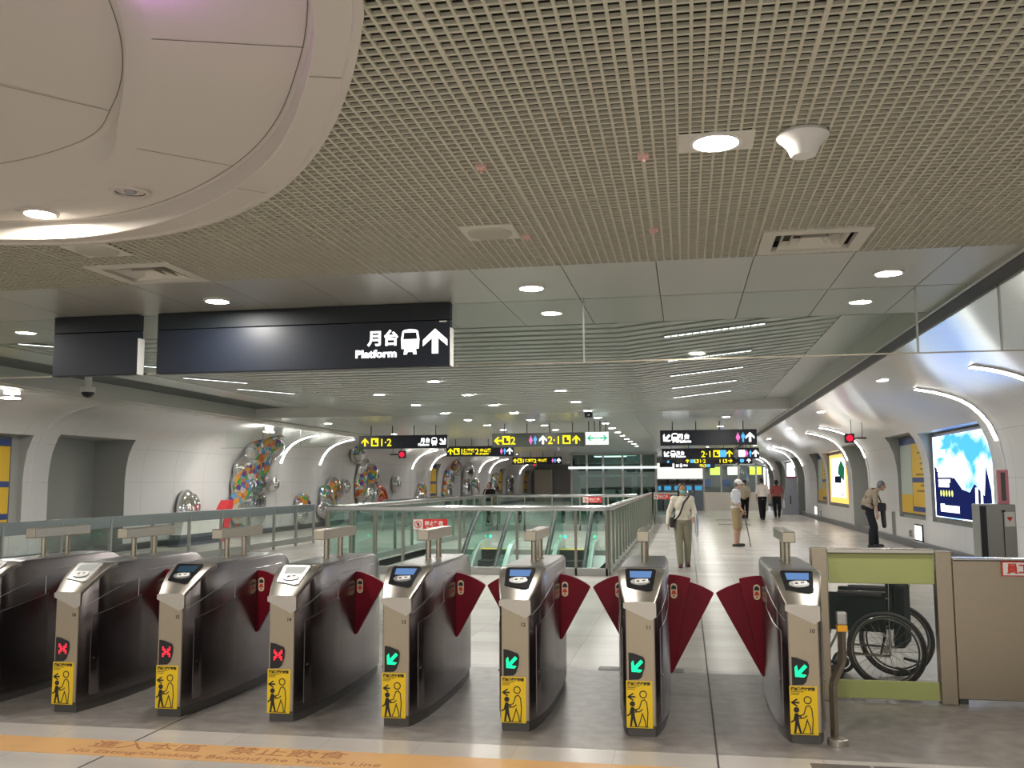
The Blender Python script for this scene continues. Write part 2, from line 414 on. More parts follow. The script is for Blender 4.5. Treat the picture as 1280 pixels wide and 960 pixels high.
# slatted ceiling whose sides tilt upwards
PROFX = [(-9.05, 3.20), (-7.8, 3.22), (-5.6, 3.0), (-.6, 3.0), (1.54, 3.22), (2.02, 3.20)]
def zc(x):
    for (a, za), (b, zb) in zip(PROFX, PROFX[1:]):
        if a <= x <= b: return za+(zb-za)*(x-a)/(b-a)
    return 3.2
mb = MB(); y = 8.36
while y < 19.0:
    for (a, za), (b, zb) in zip(PROFX[1:-1], PROFX[2:-1]):
        c = [mb.v(p) for p in ((a, y, za), (b, y, zb), (b, y+.185, zb), (a, y+.185, za), (a, y, za+.05), (b, y, zb+.05), (b, y+.185, zb+.05), (a, y+.185, za+.05))]
        for q in ((3,2,1,0), (4,5,6,7), (0,1,5,4), (1,2,6,5), (2,3,7,6), (3,0,4,7)): mb._f([c[k] for k in q])
    y += .29
struct('ceiling_slats', mb, SLATM, label='slatted metal ceiling beyond the glass screen', cat='ceiling')
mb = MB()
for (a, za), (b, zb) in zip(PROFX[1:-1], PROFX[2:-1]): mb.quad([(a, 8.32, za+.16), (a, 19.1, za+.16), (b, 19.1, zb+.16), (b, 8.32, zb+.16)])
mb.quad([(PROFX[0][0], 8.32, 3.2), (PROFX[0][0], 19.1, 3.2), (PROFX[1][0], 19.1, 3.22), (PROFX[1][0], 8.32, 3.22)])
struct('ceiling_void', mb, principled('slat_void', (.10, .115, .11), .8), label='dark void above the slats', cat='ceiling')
mb = MB(); mb.box((1.54, 8.32, 3.21), (2.02, 19.0, 3.25)).box((-9.05, 8.32, 3.21), (-7.8, 19.0, 3.25)).box((-13.5, 8.30, 3.0), (2.02, 8.325, 3.3))
k = 19.02
while k < YE:
    for xa in range(-9, 3):
        mb.box((xa+.004, k, 3.0), (min(xa+.996, 2.02), k+1.19, 3.03))
    k += 1.2
mb.box((-9.1, 19.0, 3.04), (2.02, YE, 3.08))
struct('ceiling_far', mb, principled('ceiling_far_panel', (.58, .62, .60), .24, .2), label='grey ceiling panels along the concourse', cat='ceiling')
mb = MB(); mb.box((-10.45, Y0, 3.085), (-9.3, YE, 3.13)); struct('ceiling_soffit', mb, PANEL, label='pale soffit strip along the sculpture wall', cat='ceiling')
mb = MB(); mb.box((-9.06, 18.98, 2.995), (2.02, 19.015, 3.3)); struct('ceiling_fascia', mb, WHITE, label='pale step where the slatted ceiling ends', cat='ceiling')
# dark edge beams with a light line each side
for nm, xa, xb in (('ceiling_beam', 2.02, 2.24), ('ceiling_beam', -9.32, -9.06)):
    mb = MB(); mb.box((xa, Y0, 2.985), (xb, YE, 3.4))
    b = struct(nm, mb, PANEL, label='edge beam between flat ceiling and %s wall soffit' % ('poster' if xa > 0 else 'sculpture'), cat='ceiling')
    MB().box((xa+.045, Y0, 2.980), (xb-.03, YE, 2.986)).build('shadow_gap', GRAPH if xa > 0 else PANEL, b)
    MB().box((xa+.0, Y0, 2.975), (xa+.012, YE, 2.986)).box((xb-.014, Y0, 2.975), (xb, YE, 2.986)).build('edge_trim', PANEL, b)

# recessed dome, upper corner
def dome():
    mb = MB(); n = 144
    def loop(tab, dr, z): return [mb.v((DO[0]+(polar(tab, k*2.5)+dr)*math.cos(math.radians(k*2.5)), DO[1]+(polar(tab, k*2.5)+dr)*math.sin(math.radians(k*2.5)), z)) for k in range(n)]
    rings = [loop(TA, .02, H+.05), loop(TA, .02, H-.012), loop(TA, -.008, H-.016), loop(TA, -.014, H-.004), loop(TB, .0, H-.004), loop(TB, -.004, H+.0), loop(TB, -.006, H+.092), loop(TB, -.02, H+.10),
             loop(TC, .0, H+.10), loop(TC, -.006, H+.103), loop(TD, .0, H+.135), loop(TD, -.012, H+.15), loop(TE, .03, H+.235), loop(TE, 0, H+.25)]
    def inner(f, z): return [mb.v((DO[0]+polar(TE, k*2.5)*f*math.cos(math.radians(k*2.5)), DO[1]+polar(TE, k*2.5)*f*math.sin(math.radians(k*2.5)), z)) for k in range(n)]
    rings += [inner(.6, H+.30), inner(.2, H+.33)]
    for A, B in zip(rings, rings[1:]):
        for k in range(n): mb._f([A[k], A[(k+1) % n], B[(k+1) % n], B[k]])
    mb._f(rings[-1])
    return mb
d = struct('ceiling_dome', dome(), DOMEM, smooth=True, label='round recessed ceiling dome with stepped rim', cat='ceiling')
seam = principled('seam_grey', (.22, .20, .18), .7)
mb = MB()
def radial(a, t0, d0, z0, t1, d1, z1):
    ca, sa = math.cos(math.radians(a)), math.sin(math.radians(a)); p = Vector((-sa*.0028, ca*.0028, 0))
    A = Vector((DO[0]+ca*(polar(t0, a)+d0), DO[1]+sa*(polar(t0, a)+d0), z0-.0012)); B = Vector((DO[0]+ca*(polar(t1, a)+d1), DO[1]+sa*(polar(t1, a)+d1), z1-.0012))
    mb.quad([A-p, A+p, B+p, B-p])
for a in (18, 44, 76, 110, 150): radial(a, TB, 0, H-.004, TA, -.014, H-.004); radial(a, TC, 0, H+.10, TB, -.02, H+.10); radial(a, TE, -1.0, H+.286, TE, 0, H+.25)
for tab, dd, z in ((TE, -.002, H+.2495), (TB, -.022, H+.0995)):
    for k in range(60):
        a0, a1 = k*2.5, k*2.5+2.5
        P4 = [Vector((DO[0]+(polar(tab, a)+dd+e)*math.cos(math.radians(a)), DO[1]+(polar(tab, a)+dd+e)*math.sin(math.radians(a)), z-.0012)) for a, e in ((a0, 0), (a1, 0), (a1, -.004), (a0, -.004))]
        mb.quad(P4)
mb.build('seam', seam, d)

# ------------------------------------------------------------------ walls (curved vault on both sides)
VP = [(0, 0), (0, .9), (0, 1.7), (.025, 2.0), (.08, 2.3), (.19, 2.58), (.32, 2.76), (.48, 2.92), (.66, 3.03), (.86, 3.11), (1.1, 3.18), (1.4, 3.235), (1.8, 3.26), (2.6, 3.22), (3.2, 3.10)]
def vo(z):
    for (a, za), (b, zb) in zip(VP, VP[1:]):
        if za <= z <= zb and zb > za: return a+(b-a)*(z-za)/(zb-za)
    return 1.4
def vault(side, niches, name, label):
    mb = MB(); w = XR if side > 0 else XL
    def P(o, y, z): return (w-side*o, y, z)
    cuts = sorted([Y0, YE] + [v for n_ in niches for v in n_[:2]])
    for ya, yb in zip(cuts, cuts[1:]):
        nic = [n_ for n_ in niches if abs(n_[0]-ya) < 1e-6]
        if nic:
            _, _, zb_, zt, dep, _ = nic[0]
            lo = [p for p in VP if p[1] < zb_]+[(vo(zb_), zb_)]; hi = [(vo(zt), zt)]+[p for p in VP if p[1] > zt]
            for prof in (lo, hi):
                for p, q in zip(prof, prof[1:]): mb.quad([P(p[0], ya, p[1]), P(p[0], yb, p[1]), P(q[0], yb, q[1]), P(q[0], ya, q[1])])
            zz = sorted({zb_, zt} | {p[1] for p in VP if zb_ < p[1] < zt})
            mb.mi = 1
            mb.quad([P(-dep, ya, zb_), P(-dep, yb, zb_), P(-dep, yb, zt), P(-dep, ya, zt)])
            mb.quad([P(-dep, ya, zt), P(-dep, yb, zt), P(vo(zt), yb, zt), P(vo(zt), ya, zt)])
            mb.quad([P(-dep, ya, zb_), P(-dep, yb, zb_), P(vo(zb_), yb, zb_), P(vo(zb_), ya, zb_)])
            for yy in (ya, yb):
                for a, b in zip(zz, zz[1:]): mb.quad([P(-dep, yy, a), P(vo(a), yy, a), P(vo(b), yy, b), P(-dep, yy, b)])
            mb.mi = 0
        else:
            n = max(1, int((yb-ya)/1.2))
            for i in range(n):
                a = ya+(yb-ya)*i/n; b = ya+(yb-ya)*(i+1)/n
                for p, q in zip(VP, VP[1:]): mb.quad([P(p[0], a, p[1]), P(p[0], b, p[1]), P(q[0], b, q[1]), P(q[0], a, q[1])])
    bmesh.ops.remove_doubles(mb.bm, verts=mb.bm.verts, dist=.0005)
    bmesh.ops.recalc_face_normals(mb.bm, faces=mb.bm.faces)
    o = struct(name, mb, [wall_mat(side), NICHEM], smooth=True, label=label, cat='wall')
    return o
def wall_mat(side):
    if 'wall_enamel' in MATS: return MATS['wall_enamel']
    m = bpy.data.materials.new('wall_enamel'); m.use_nodes = True; nt = m.node_tree; b = nt.nodes['Principled BSDF']; N = nt.nodes.new; L = nt.links.new
    geo = N('ShaderNodeNewGeometry'); sp = N('ShaderNodeSeparateXYZ'); L(geo.outputs['Position'], sp.inputs[0])
    def line(out, pitch, w):
        a = N('ShaderNodeMath'); a.operation = 'FRACT'; d_ = N('ShaderNodeMath'); d_.operation = 'DIVIDE'; d_.inputs[1].default_value = pitch
        L(out, d_.inputs[0]); L(d_.outputs[0], a.inputs[0]); c = N('ShaderNodeMath'); c.operation = 'LESS_THAN'; c.inputs[1].default_value = w/pitch; L(a.outputs[0], c.inputs[0]); return c
    l1 = line(sp.outputs['Y'], 1.565, .012); l2 = line(sp.outputs['Z'], .82, .008)
    mxm = N('ShaderNodeMath'); mxm.operation = 'MAXIMUM'; L(l1.outputs[0], mxm.inputs[0]); L(l2.outputs[0], mxm.inputs[1])
    mx = N('ShaderNodeMix'); mx.data_type = 'RGBA'; mx.inputs['A'].default_value = (.74, .735, .73, 1); mx.inputs['B'].default_value = (.5, .5, .5, 1)
    L(mxm.outputs[0], mx.inputs['Factor']); L(mx.outputs['Result'], b.inputs['Base Color'])
    b.inputs['Roughness'].default_value = .21; b.inputs['Specular IOR Level'].default_value = .5
    MATS['wall_enamel'] = m; return m
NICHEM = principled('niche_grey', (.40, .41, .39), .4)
PERIOD = 15.65
NR = []
for k in range(0, 4):
    o = PERIOD*k
    NR += [(18.35+o, 22.85+o, .68, 2.66, .10, 'poster'), (23.45+o, 26.2+o, .68, 2.72, .10, 'map')]
    NR += [(30.2+o-PERIOD, 33.1+o-PERIOD, .12, 2.75, .85, 'bay')]
NR = [n_ for n_ in NR if n_[1] < YE-1 and n_[0] > 16 or n_[5] == 'bay' and n_[0] > 16]
vault(1, NR, 'wall_right', 'white curved wall with lightbox posters and maps')
NL = [(14.0, 17.55, .68, 2.62, .10, 'map'), (18.35, 21.2, .10, 2.68, .85, 'bay'), (49.5, 51.0, .68, 2.62, .1, 'map'), (68.3, 70.1, .68, 2.62, .1, 'map'), (79.5, 81.7, .68, 2.62, .1, 'map')]
vault(-1, NL, 'wall_left', 'white curved wall with chrome sculptures')
for side, nm in ((1, 'baseboard_right'), (-1, 'baseboard_left')):
    w = XR if side > 0 else XL; mb = MB(); mb.box((w+side*.02, Y0, 0), (w-side*.10, YE, .16), .01); struct(nm, mb, GRANITE_B, label='dark granite plinth along the %s wall' % ('poster' if side > 0 else 'sculpture'), cat='baseboard')
# back of side bays: filler under floor not needed
# glowing curved ribs
def rib(side, y, label, lit=True, group=None):
    w = XR if side > 0 else XL; pts = []
    prof = [p for p in VP if p[0] <= 1.4]
    t = thing('wall_rib', label, 'wall light', (w, y, 0), group=group)
    hw = .075
    mb = MB()
    def sweep(mb, prof, hw, d0, d1):
        q = []
        for i, (o, z) in enumerate(prof):
            a = prof[max(i-1, 0)]; b = prof[min(i+1, len(prof)-1)]
            tx, tz = b[0]-a[0], b[1]-a[1]; l = math.hypot(tx, tz); nx, nz_ = tz/l, -tx/l      # inwards normal
            q.append([mb.v((-side*(o+nx*d), yy, z+nz_*d)) for d, yy in ((d0, -hw), (d1, -hw), (d1, hw), (d0, hw))])
        for A, B in zip(q, q[1:]):
            for k in range(4): mb._f([A[k], A[(k+1) % 4], B[(k+1) % 4], B[k]])
        mb._f(q[0]); mb._f(q[-1][::-1])
    sweep(mb, prof, hw+.05, -.02, .025)
    bmesh.ops.recalc_face_normals(mb.bm, faces=mb.bm.faces)
    mb.build('rib_cover', WALLW, t, smooth=True)
    if lit:
        mb = MB(); sweep(mb, [p for p in prof if p[1] >= 2.25], hw, .026, .034)
        bmesh.ops.recalc_face_normals(mb.bm, faces=mb.bm.faces)
        mb.build('light_strip', RIBL, t, smooth=True)
    return t
ordw = ['first', 'second', 'third', 'fourth', 'fifth', 'sixth', 'seventh', 'eighth']
for i, y in enumerate((14.4, 17.75, 30.08, 33.3, 45.73, 48.95, 61.4, 64.6)):
    rib(1, y, '%s curved light rib from the gates along the poster wall' % ordw[i])
for i, y in enumerate((30.06, 33.55, 45.7, 49.2, 61.35, 64.8, 77.0)):
    rib(-1, y, '%s curved light rib from the gates along the sculpture wall' % ordw[i])
rib(-1, 17.9, 'unlit curved rib beside the deep grey recess of the sculpture wall', lit=False)

# far end
mb = MB(); mb.box((XL-1, YE-.1, 0), (XR+1, YE+.1, 3.4)); struct('wall_far', mb, principled('far_wall', (.40, .39, .37), .5), label='grey end wall of the concourse', cat='wall')
#@@PART2
# ------------------------------------------------------------------ ticket gates
GY = 6.2
GW = [(0, .092), (.06, .112), (.15, .132), (.3, .152), (.55, .165), (.95, .168), (1.3, .160), (1.55, .140), (1.72, .118), (1.82, .095)]
GT = [(0, .835), (.05, .872), (.1, .908), (.17, .952), (.24, .985), (.32, 1.006), (.42, 1.015), (1.45, 1.012), (1.58, 1.0), (1.68, .965), (1.76, .91), (1.82, .84)]
def lerp(tab, y):
    if y <= tab[0][0]: return tab[0][1]
    for (a, va), (b, vb) in zip(tab, tab[1:]):
        if y <= b: return va+(vb-va)*(y-a)/(b-a)
    return tab[-1][1]
GST = sorted({y for y, _ in GW} | {y for y, _ in GT} | {.02, .7, .8, 1.1, 1.2})
def loft(mb, sec):
    rings = [[mb.v(p) for p in s_] for s_ in sec]
    n = len(rings[0])
    for A, B in zip(rings, rings[1:]):
        for k in range(n): mb._f([A[k], B[k], B[(k+1) % n], A[(k+1) % n]])
    mb._f(rings[0]); mb._f(rings[-1][::-1])
def strip(mb, pts, w, y, th=.0012):
    """flat line of width w through 2D points (x,z) on a face looking to -y"""
    for (ax, az), (bx, bz) in zip(pts, pts[1:]):
        dx, dz = bx-ax, bz-az; l = math.hypot(dx, dz) or 1; ux, uz = dx/l, dz/l; px, pz = -uz*w/2, ux*w/2
        e = w*.3
        a = (ax-ux*e, az-uz*e); b = (bx+ux*e, bz+uz*e)
        q = [(a[0]+px, a[1]+pz), (a[0]-px, a[1]-pz), (b[0]-px, b[1]-pz), (b[0]+px, b[1]+pz)]
        mb.xf = Matrix.Translation((0, y, 0)); mb.prism(q, -th)
    mb.xf = Matrix.Identity(4)
CACHE = {}
def cached(key, fn, name, mat, parent, smooth=False):
    if key not in CACHE:
        o = fn().build(name, mat, parent, smooth=smooth); CACHE[key] = o.data; return o
    return link(name, CACHE[key], parent)
def g_body():
    mb = MB(); loft(mb, [[(-lerp(GW, y), y, .07), (-lerp(GW, y), y, lerp(GT, y)-.016), (-lerp(GW, y)+.012, y, lerp(GT, y)), (lerp(GW, y)-.012, y, lerp(GT, y)), (lerp(GW, y), y, lerp(GT, y)-.016), (lerp(GW, y), y, .07)] for y in GST]); return mb
def g_kick():
    mb = MB(); loft(mb, [[(-lerp(GW, y)+.012, y, 0), (-lerp(GW, y)+.012, y, .07), (lerp(GW, y)-.012, y, .07), (lerp(GW, y)-.012, y, 0)] for y in [.015]+[q for q in GST if .05 < q < 1.8]+[1.805]]); return mb
def g_lid():
    mb = MB(); ys = [.36, .42, .7, 1.1, 1.45, 1.55]
    loft(mb, [[(-lerp(GW, y)+.014, y, lerp(GT, y)-.002), (-lerp(GW, y)+.018, y, lerp(GT, y)+.007), (lerp(GW, y)-.018, y, lerp(GT, y)+.007), (lerp(GW, y)-.014, y, lerp(GT, y)-.002)] for y in ys]); return mb
def g_front():
    mb = MB(); mb.box((-.088, -.006, .072), (.088, .004, .79), .003); return mb
def g_lip():
    mb = MB(); mb.prism([(-.104, .832), (-.104, .800), (.070, .722), (.104, .745), (.104, .832)], -.020); mb.xf = Matrix.Identity(4)
    bmesh.ops.translate(mb.bm, verts=mb.bm.verts, vec=(0, .006, 0)); return mb
def g_hood():
    mb = MB(); ys = [-.010, .03, .06, .1, .15, .2, .25, .3, .345]
    sec = []
    for y in ys:
        w = lerp(GW, max(y, 0))+.004; t = lerp(GT, max(y, 0)) + (.0 if y < 0 else .007)
        sec.append([(-w, y, t-.03), (-w, y, t-.004), (-w+.014, y, t+.004), (w-.014, y, t+.004), (w, y, t-.004), (w, y, t-.03)])
    loft(mb, sec); return mb
SL = math.atan2(.165, .27)
SLM = Matrix.Translation((0, .028, .868)) @ Matrix.Rotation(SL, 4, 'X')       # u = x, v = up the slope, w = out of it
def slope_prism(mb, poly, w0, w1):
    mb.xf = SLM @ Matrix.Rotation(PI/2, 4, 'X').inverted() if False else SLM
    a = [mb.v((p[0], p[1], w0)) for p in poly]; b = [mb.v((p[0], p[1], w1)) for p in poly]; n = len(poly)
    mb._f(a[::-1]); mb._f(b)
    for i in range(n): mb._f([a[i], a[(i+1) % n], b[(i+1) % n], b[i]])
    mb.xf = Matrix.Identity(4); return mb
def rrect(x0, y0, x1, y1, r, n=4):
    out = []
    for cx, cy, a0 in ((x1-r, y0+r, -90), (x1-r, y1-r, 0), (x0+r, y1-r, 90), (x0+r, y0+r, 180)):
        out += [(cx+r*math.cos(math.radians(a0+90*k/n)), cy+r*math.sin(math.radians(a0+90*k/n))) for k in range(n+1)]
    return out
PANELP = [(-.088, .085), (.055, .050), (.082, .062), (.100, .262), (.088, .275), (-.092, .275), (-.104, .262)]
def g_door(sgn):
    mb = MB(); ys = [.10, .15, .2, .3, .4, .5, .6, .66]
    for ya, yb in zip(ys, ys[1:]):
        pts = []
        for y, e in ((ya, 0), (yb, 0)):
            w = lerp(GW, y); zt = .66+.16*(y-.1)
            pts.append((sgn*(w+.0), y, .10)); pts.append((sgn*(w+.004), y, .105)); pts.append((sgn*(w+.004), y, zt-.005)); pts.append((sgn*w, y, zt))
        A, B = pts[:4], pts[4:]
        for k in range(3): mb.quad([A[k], B[k], B[k+1], A[k+1]])
    mb.quad([(sgn*lerp(GW, .1), .1, .10), (sgn*(lerp(GW, .1)+.004), .1, .105), (sgn*(lerp(GW, .1)+.004), .1, .655), (sgn*lerp(GW, .1), .1, .66)])
    bmesh.ops.remove_doubles(mb.bm, verts=mb.bm.verts, dist=.0003); bmesh.ops.recalc_face_normals(mb.bm, faces=mb.bm.faces)
    mb.tube([(sgn*(lerp(GW, .13)+.003), .13, .36), (sgn*(lerp(GW, .13)+.010), .13, .36)], .008, 10)
    return mb
def g_trim(sgn):
    mb = MB()
    for (ya, za), (yb, zb) in (((.03, .735), (.3, .82)), ((.3, .82), (.62, .885)), ((.62, .885), (.62, .10)), ((.72, .93), (1.5, .93))):
        mb.tube([(sgn*(lerp(GW, ya)+.001), ya, za), (sgn*(lerp(GW, (ya+yb)/2)+.001), (ya+yb)/2, (za+zb)/2), (sgn*(lerp(GW, yb)+.001), yb, zb)], .0028, 6)
    return mb
def g_bar():
    mb = MB(); mb.box((-.043, .63, 1.176), (.043, 1.35, 1.252), .006); return mb
def g_post(y):
    mb = MB(); mb.cyl((0, y, 1.0), (0, y, 1.18), .021, 16).lathe([(.03, 0), (.03, .012), (.021, .014)], 16, (0, y, 1.012)); return mb
def sector(w, ztop, ztip, zbot, sgn, y0, th):
    """fan: straight edge against the gate, arc from the top of that edge out to the tip"""
    mb = MB(); R = ztop-zbot; a1 = math.atan2(w, ztip-zbot); pts = [(0, zbot-.012), (.02, zbot)]
    Rt = math.hypot(w, ztip-zbot)
    pts += [(w-.004, ztip-.012)]
    for k in range(9):
        a = a1*(1-k/8); r = Rt+(R-Rt)*(k/8)
        pts.append((r*math.sin(a), zbot+r*math.cos(a)))
    pts = [(sgn*x, z) for x, z in pts]
    mb.xf = Matrix.Translation((0, y0, 0)); mb.prism(pts, th); mb.xf = Matrix.Identity(4)
    bmesh.ops.bevel(mb.bm, geom=list(mb.bm.edges), offset=.004, segments=2, affect='EDGES')
    return mb
def flap_mb(sgn, wide):
    ox = lerp(GW, 1.0)-.004
    if not wide: mb = sector(.232, .912, .820, .436, sgn, 1.0, .03)
    else:
        mb = sector(.33, .885, .786, .205, sgn, 1.03, .03); m2 = sector(.165, .918, .893, .215, sgn, .99, .03)
        me = bpy.data.meshes.new('t'); m2.bm.to_mesh(me); mb.bm.from_mesh(me); bpy.data.meshes.remove(me); m2.bm.free()
    bmesh.ops.translate(mb.bm, verts=mb.bm.verts, vec=(sgn*ox, 0, 0)); return mb
def add_flap(g, sgn, wide):
    key = ('flap', sgn, wide)
    f = cached(key, lambda: flap_mb(sgn, wide), 'flap', RED, g, 'y')
    cx = sgn*(lerp(GW, 1.0)+.036); y = .9985 if not wide else .9885; zc_ = .80
    em = cached(('em', sgn, wide), lambda: decal([(p[0], p[1]) for p in rrect(-.024, -.055, .024, .055, .023)], cx, zc_, 1, 1, None, None, y, mb=MB()), 'warning_sticker', CREAMP, f)
    def dk():
        mb = MB(); decal([(-.018, .012), (.018, .012)]+[(.018*math.cos(PI*k/8), .022+.02*math.sin(PI*k/8)) for k in range(9)], cx, zc_, 1, 1, None, None, y-.0012, mb=mb); return mb
    def rd():
        mb = MB(); decal([(-.019, -.024), (.019, -.024), (.010, .004), (-.010, .004)], cx, zc_, 1, 1, None, None, y-.0012, mb=mb)
        decal(circle2(.007, (0, -.036), 10), cx, zc_, 1, 1, None, None, y-.0012, mb=mb); return mb
    cached(('dk', sgn, wide), dk, 'no_entry_mark', BLACKM, em); cached(('rd', sgn, wide), rd, 'red_mark', REDP, em)
def led_arrow(mb):
    decal(rot2([(.5, 1), (.95, .58), (.95, .36), (.62, .60), (.62, -.05), (.38, -.05), (.38, .60), (.05, .36), (.05, .58)], math.radians(135)), -.070, .390, .088, .092, None, None, -.0132, mb=mb); mb.xf = Matrix.Identity(4)
    return mb
def led_cross(mb):
    for r, row in enumerate(("1...1", "11.11", ".111.", "11.11", "1...1")):
        for c, ch in enumerate(row):
            if ch == '1':
                x0, z0 = -.050+c*.0125, .478-r*.0145
                mb.box((x0, -.0150, z0-.0125), (x0+.0112, -.0135, z0))
    return mb
DISP = [(-.076, .352), (-.076, .522), (-.045, .518), (.018, .496), (.028, .475), (.024, .425), (.006, .372), (-.012, .356)]
def gate(no, x, arrow, screen, silver, left, right, label):
    g = thing('ticket_gate', label, 'ticket gate', (x, GY, 0), group='row of ticket gates')
    b = cached('body', g_body, 'body', STEEL_SIDE, g, 'y'); cached('kick', g_kick, 'base', principled('gate_foot', (.13, .125, .12), .4, .7), g, 'y'); cached('lid', g_lid, 'lid', LID, g)
    fr = cached('front', g_front, 'front_panel', STEEL_FRONT, g); cached('lip', g_lip, 'front_lip', STEEL, g)
    h = cached('hood', g_hood, 'reader_hood', STEEL, g, 'y')
    for s_ in (-1, 1):
        cached(('door', s_), lambda: g_door(s_), 'side_door', STEEL_SIDE, g, 'y'); cached(('trim', s_), lambda: g_trim(s_), 'side_trim', STEEL_RAIL, g)
    pn = cached(('panel', silver), lambda: slope_prism(MB(), PANELP, .004, .0135), 'reader_panel', STEEL_GREY if silver else BLACK, g)
    if not silver: pass
    cached(('scr', screen), lambda: slope_prism(MB(), [(-.068, .178), (.066, .178), (.074, .248), (-.074, .248)], .0137, .0150), 'screen', {'blue': E_LCD, 'dim': principled('lcd_dim', (.02, .05, .08), .2), 'grey': principled('lcd_grey', (.34, .36, .36), .3)}[screen], pn)
    pad = cached('pad', lambda: slope_prism(MB(), [(.066*math.cos(2*PI*k/20)*.95, .128+.034*math.sin(2*PI*k/20)) for k in range(20)], .0137, .021), 'card_pad', STEEL_GREY, pn)
    cached('padst', lambda: slope_prism(MB(), [(-.030, .108), (.052, .122), (.050, .158), (-.034, .146)], .0212, .022), 'pad_sticker', WHITE, pad)
    cached('padmk', lambda: slope_prism(slope_prism(MB(), [(-.024, .122), (-.004, .125), (-.006, .140), (-.026, .137)], .0221, .0226), [(.012, .131), (.034, .135), (.033, .146), (.011, .142)], .0221, .0226), 'sticker_mark', BLACKM, pad)
    ds = cached('disp', lambda: decal(DISP, 0, 0, 1, 1, None, None, -.006, th=.007, mb=MB()), 'signal_display', BLACK, g)
    if arrow: cached('arrow', lambda: led_arrow(MB()), 'green_arrow', E_GREEN, ds)
    else: cached('cross', lambda: led_cross(MB()), 'red_cross', E_RED, ds)
    st = cached('stick', lambda: decal([(-.094, .058), (.070, .058), (.070, .348), (-.094, .348)], 0, 0, 1, 1, None, None, -.0065, mb=MB()), 'yellow_sticker', YELLOW, g)
    text('孩童應走在前面', .0205, BLACKM, st, (-.086, -.0081, .3235), bold=.001)
    def pic():
        mb = MB(); y = -.0078
        for i, w in enumerate((.075, .05, .045)): strip(mb, [(-.085, .314-.009*i), (-.085+w, .314-.009*i)], .003, y)
        strip(mb, [(-.052, .268), (-.082, .248), (-.052, .228)], .009, y); strip(mb, [(-.082, .248), (-.04, .248)], .010, y)
        strip(mb, [(circle2(.021, (.012, .265), 16)+[circle2(.021, (.012, .265), 16)[0]])[k] for k in range(17)], .006, y)
        strip(mb, [(.034, .068), (.040, .15), (.034, .215), (.020, .233), (.002, .226), (-.006, .2), (-.014, .178), (-.048, .168), (-.046, .155), (-.012, .158), (.006, .172)], .006, y)
        strip(mb, [(.006, .15), (-.008, .1), (-.022, .068)], .006, y); strip(mb, [(.008, .14), (.022, .1), (.026, .068)], .006, y)
        decal(circle2(.017, (-.056, .205), 14), 0, 0, 1, 1, None, None, y, mb=mb); mb.xf = Matrix.Identity(4)
        decal([(-.068, .185), (-.046, .185), (-.042, .13), (-.036, .1), (-.028, .068), (-.040, .068), (-.054, .112), (-.062, .068), (-.074, .068), (-.066, .13)], 0, 0, 1, 1, None, None, y, mb=mb); mb.xf = Matrix.Identity(4)
        strip(mb, [(-.064, .175), (-.072, .142), (-.088, .132)], .009, y); strip(mb, [(-.05, .175), (-.03, .162)], .008, y)
        strip(mb, [(-.075, .0655), (.042, .0655)], .004, y)
        return mb
    cached('pic', pic, 'pictogram', BLACKM, st)
    text(str(no), .034, BLACKM, g, (.036, -.0065, .668), bold=.0008, name='gate_number')
    bar = cached('bar', g_bar, 'sensor_bar', STEEL_POST, g)
    for yy in (.80, 1.10): cached(('post', yy), lambda: g_post(yy), 'post', STEEL_POST, g, 'y')
    if left: add_flap(g, -1, left == 'wide')
    if right: add_flap(g, 1, right == 'wide')
    return g
gate(17, -5.16, False, 'grey', True, 'n', 'n', 'partly hidden steel ticket gate farthest from the wheelchair, no signal seen')
gate(16, -4.355, False, 'grey', True, 'n', 'n', 'steel ticket gate numbered 16 with red cross and silver reader')
gate(15, -3.555, False, 'dim', False, 'n', 'n', 'steel ticket gate numbered 15 with red cross and black reader')
gate(14, -2.73, False, 'grey', True, 'n', 'n', 'steel ticket gate numbered 14 with red cross and grey screen')
gate(13, -1.92, True, 'blue', False, 'n', 'n', 'steel ticket gate numbered 13 with green arrow and blue screen')
gate(12, -1.115, True, 'blue', False, 'n', 'n', 'steel ticket gate numbered 12 with green arrow and blue screen')
gate(11, -.307, True, 'blue', False, 'n', 'wide', 'steel ticket gate numbered 11 with one wide and one narrow flap')
gate(10, .692, True, 'blue', False, 'wide', None, 'steel ticket gate numbered 10 beside the wheelchair gate')

# ------------------------------------------------------------------ staff / wheelchair gate and barrier
t = thing('wheelchair_gate', 'swing gate with green acrylic bands in a steel frame beside gate 10', 'gate', (0, 7.42, 0))
MB().box((.905, 0, 0), (1.02, .11, 1.105), .006).build('post', STEEL_FRONT, t)
MB().box((1.775, 0, 0), (1.885, .11, 1.085), .006).build('post', STEEL_FRONT, t)
MB().box((1.02, .01, 1.066), (1.775, .10, 1.10), .006).build('top_rail', STEEL, t)
pane = MB().box((1.03, .048, .02), (1.765, .056, 1.066)).build('clear_pane', clear_glass('gate_pane', (.96, .97, .96), .012), t)
MB().box((1.028, .028, .846), (1.768, .047, 1.064), .003).build('acrylic_band', GREEN_ACRYL, t)
MB().box((1.028, .028, .02), (1.768, .047, .15), .003).build('acrylic_band', GREEN_ACRYL, t)
for z in (.25, .75): MB().cyl((1.0, .02, z-.05), (1.0, .02, z+.05), .012).build('hinge', STEEL_RAIL, t)
t = thing('steel_barrier', 'brushed steel barrier panel between wheelchair gate and poster wall', 'barrier', (0, 7.45, 0))
MB().box((1.895, 0, .035), (5.35, .07, 1.02), .006).build('panel', STEEL_FRONT, t)
MB().box((1.895, -.012, 1.02), (5.35, .085, 1.04), .006).build('cap_rail', STEEL_RAIL, t)
for x in (1.93, 3.6, 5.3): MB().box((x-.03, .01, 0), (x+.03, .06, .04)).build('foot', GRAPH, t)
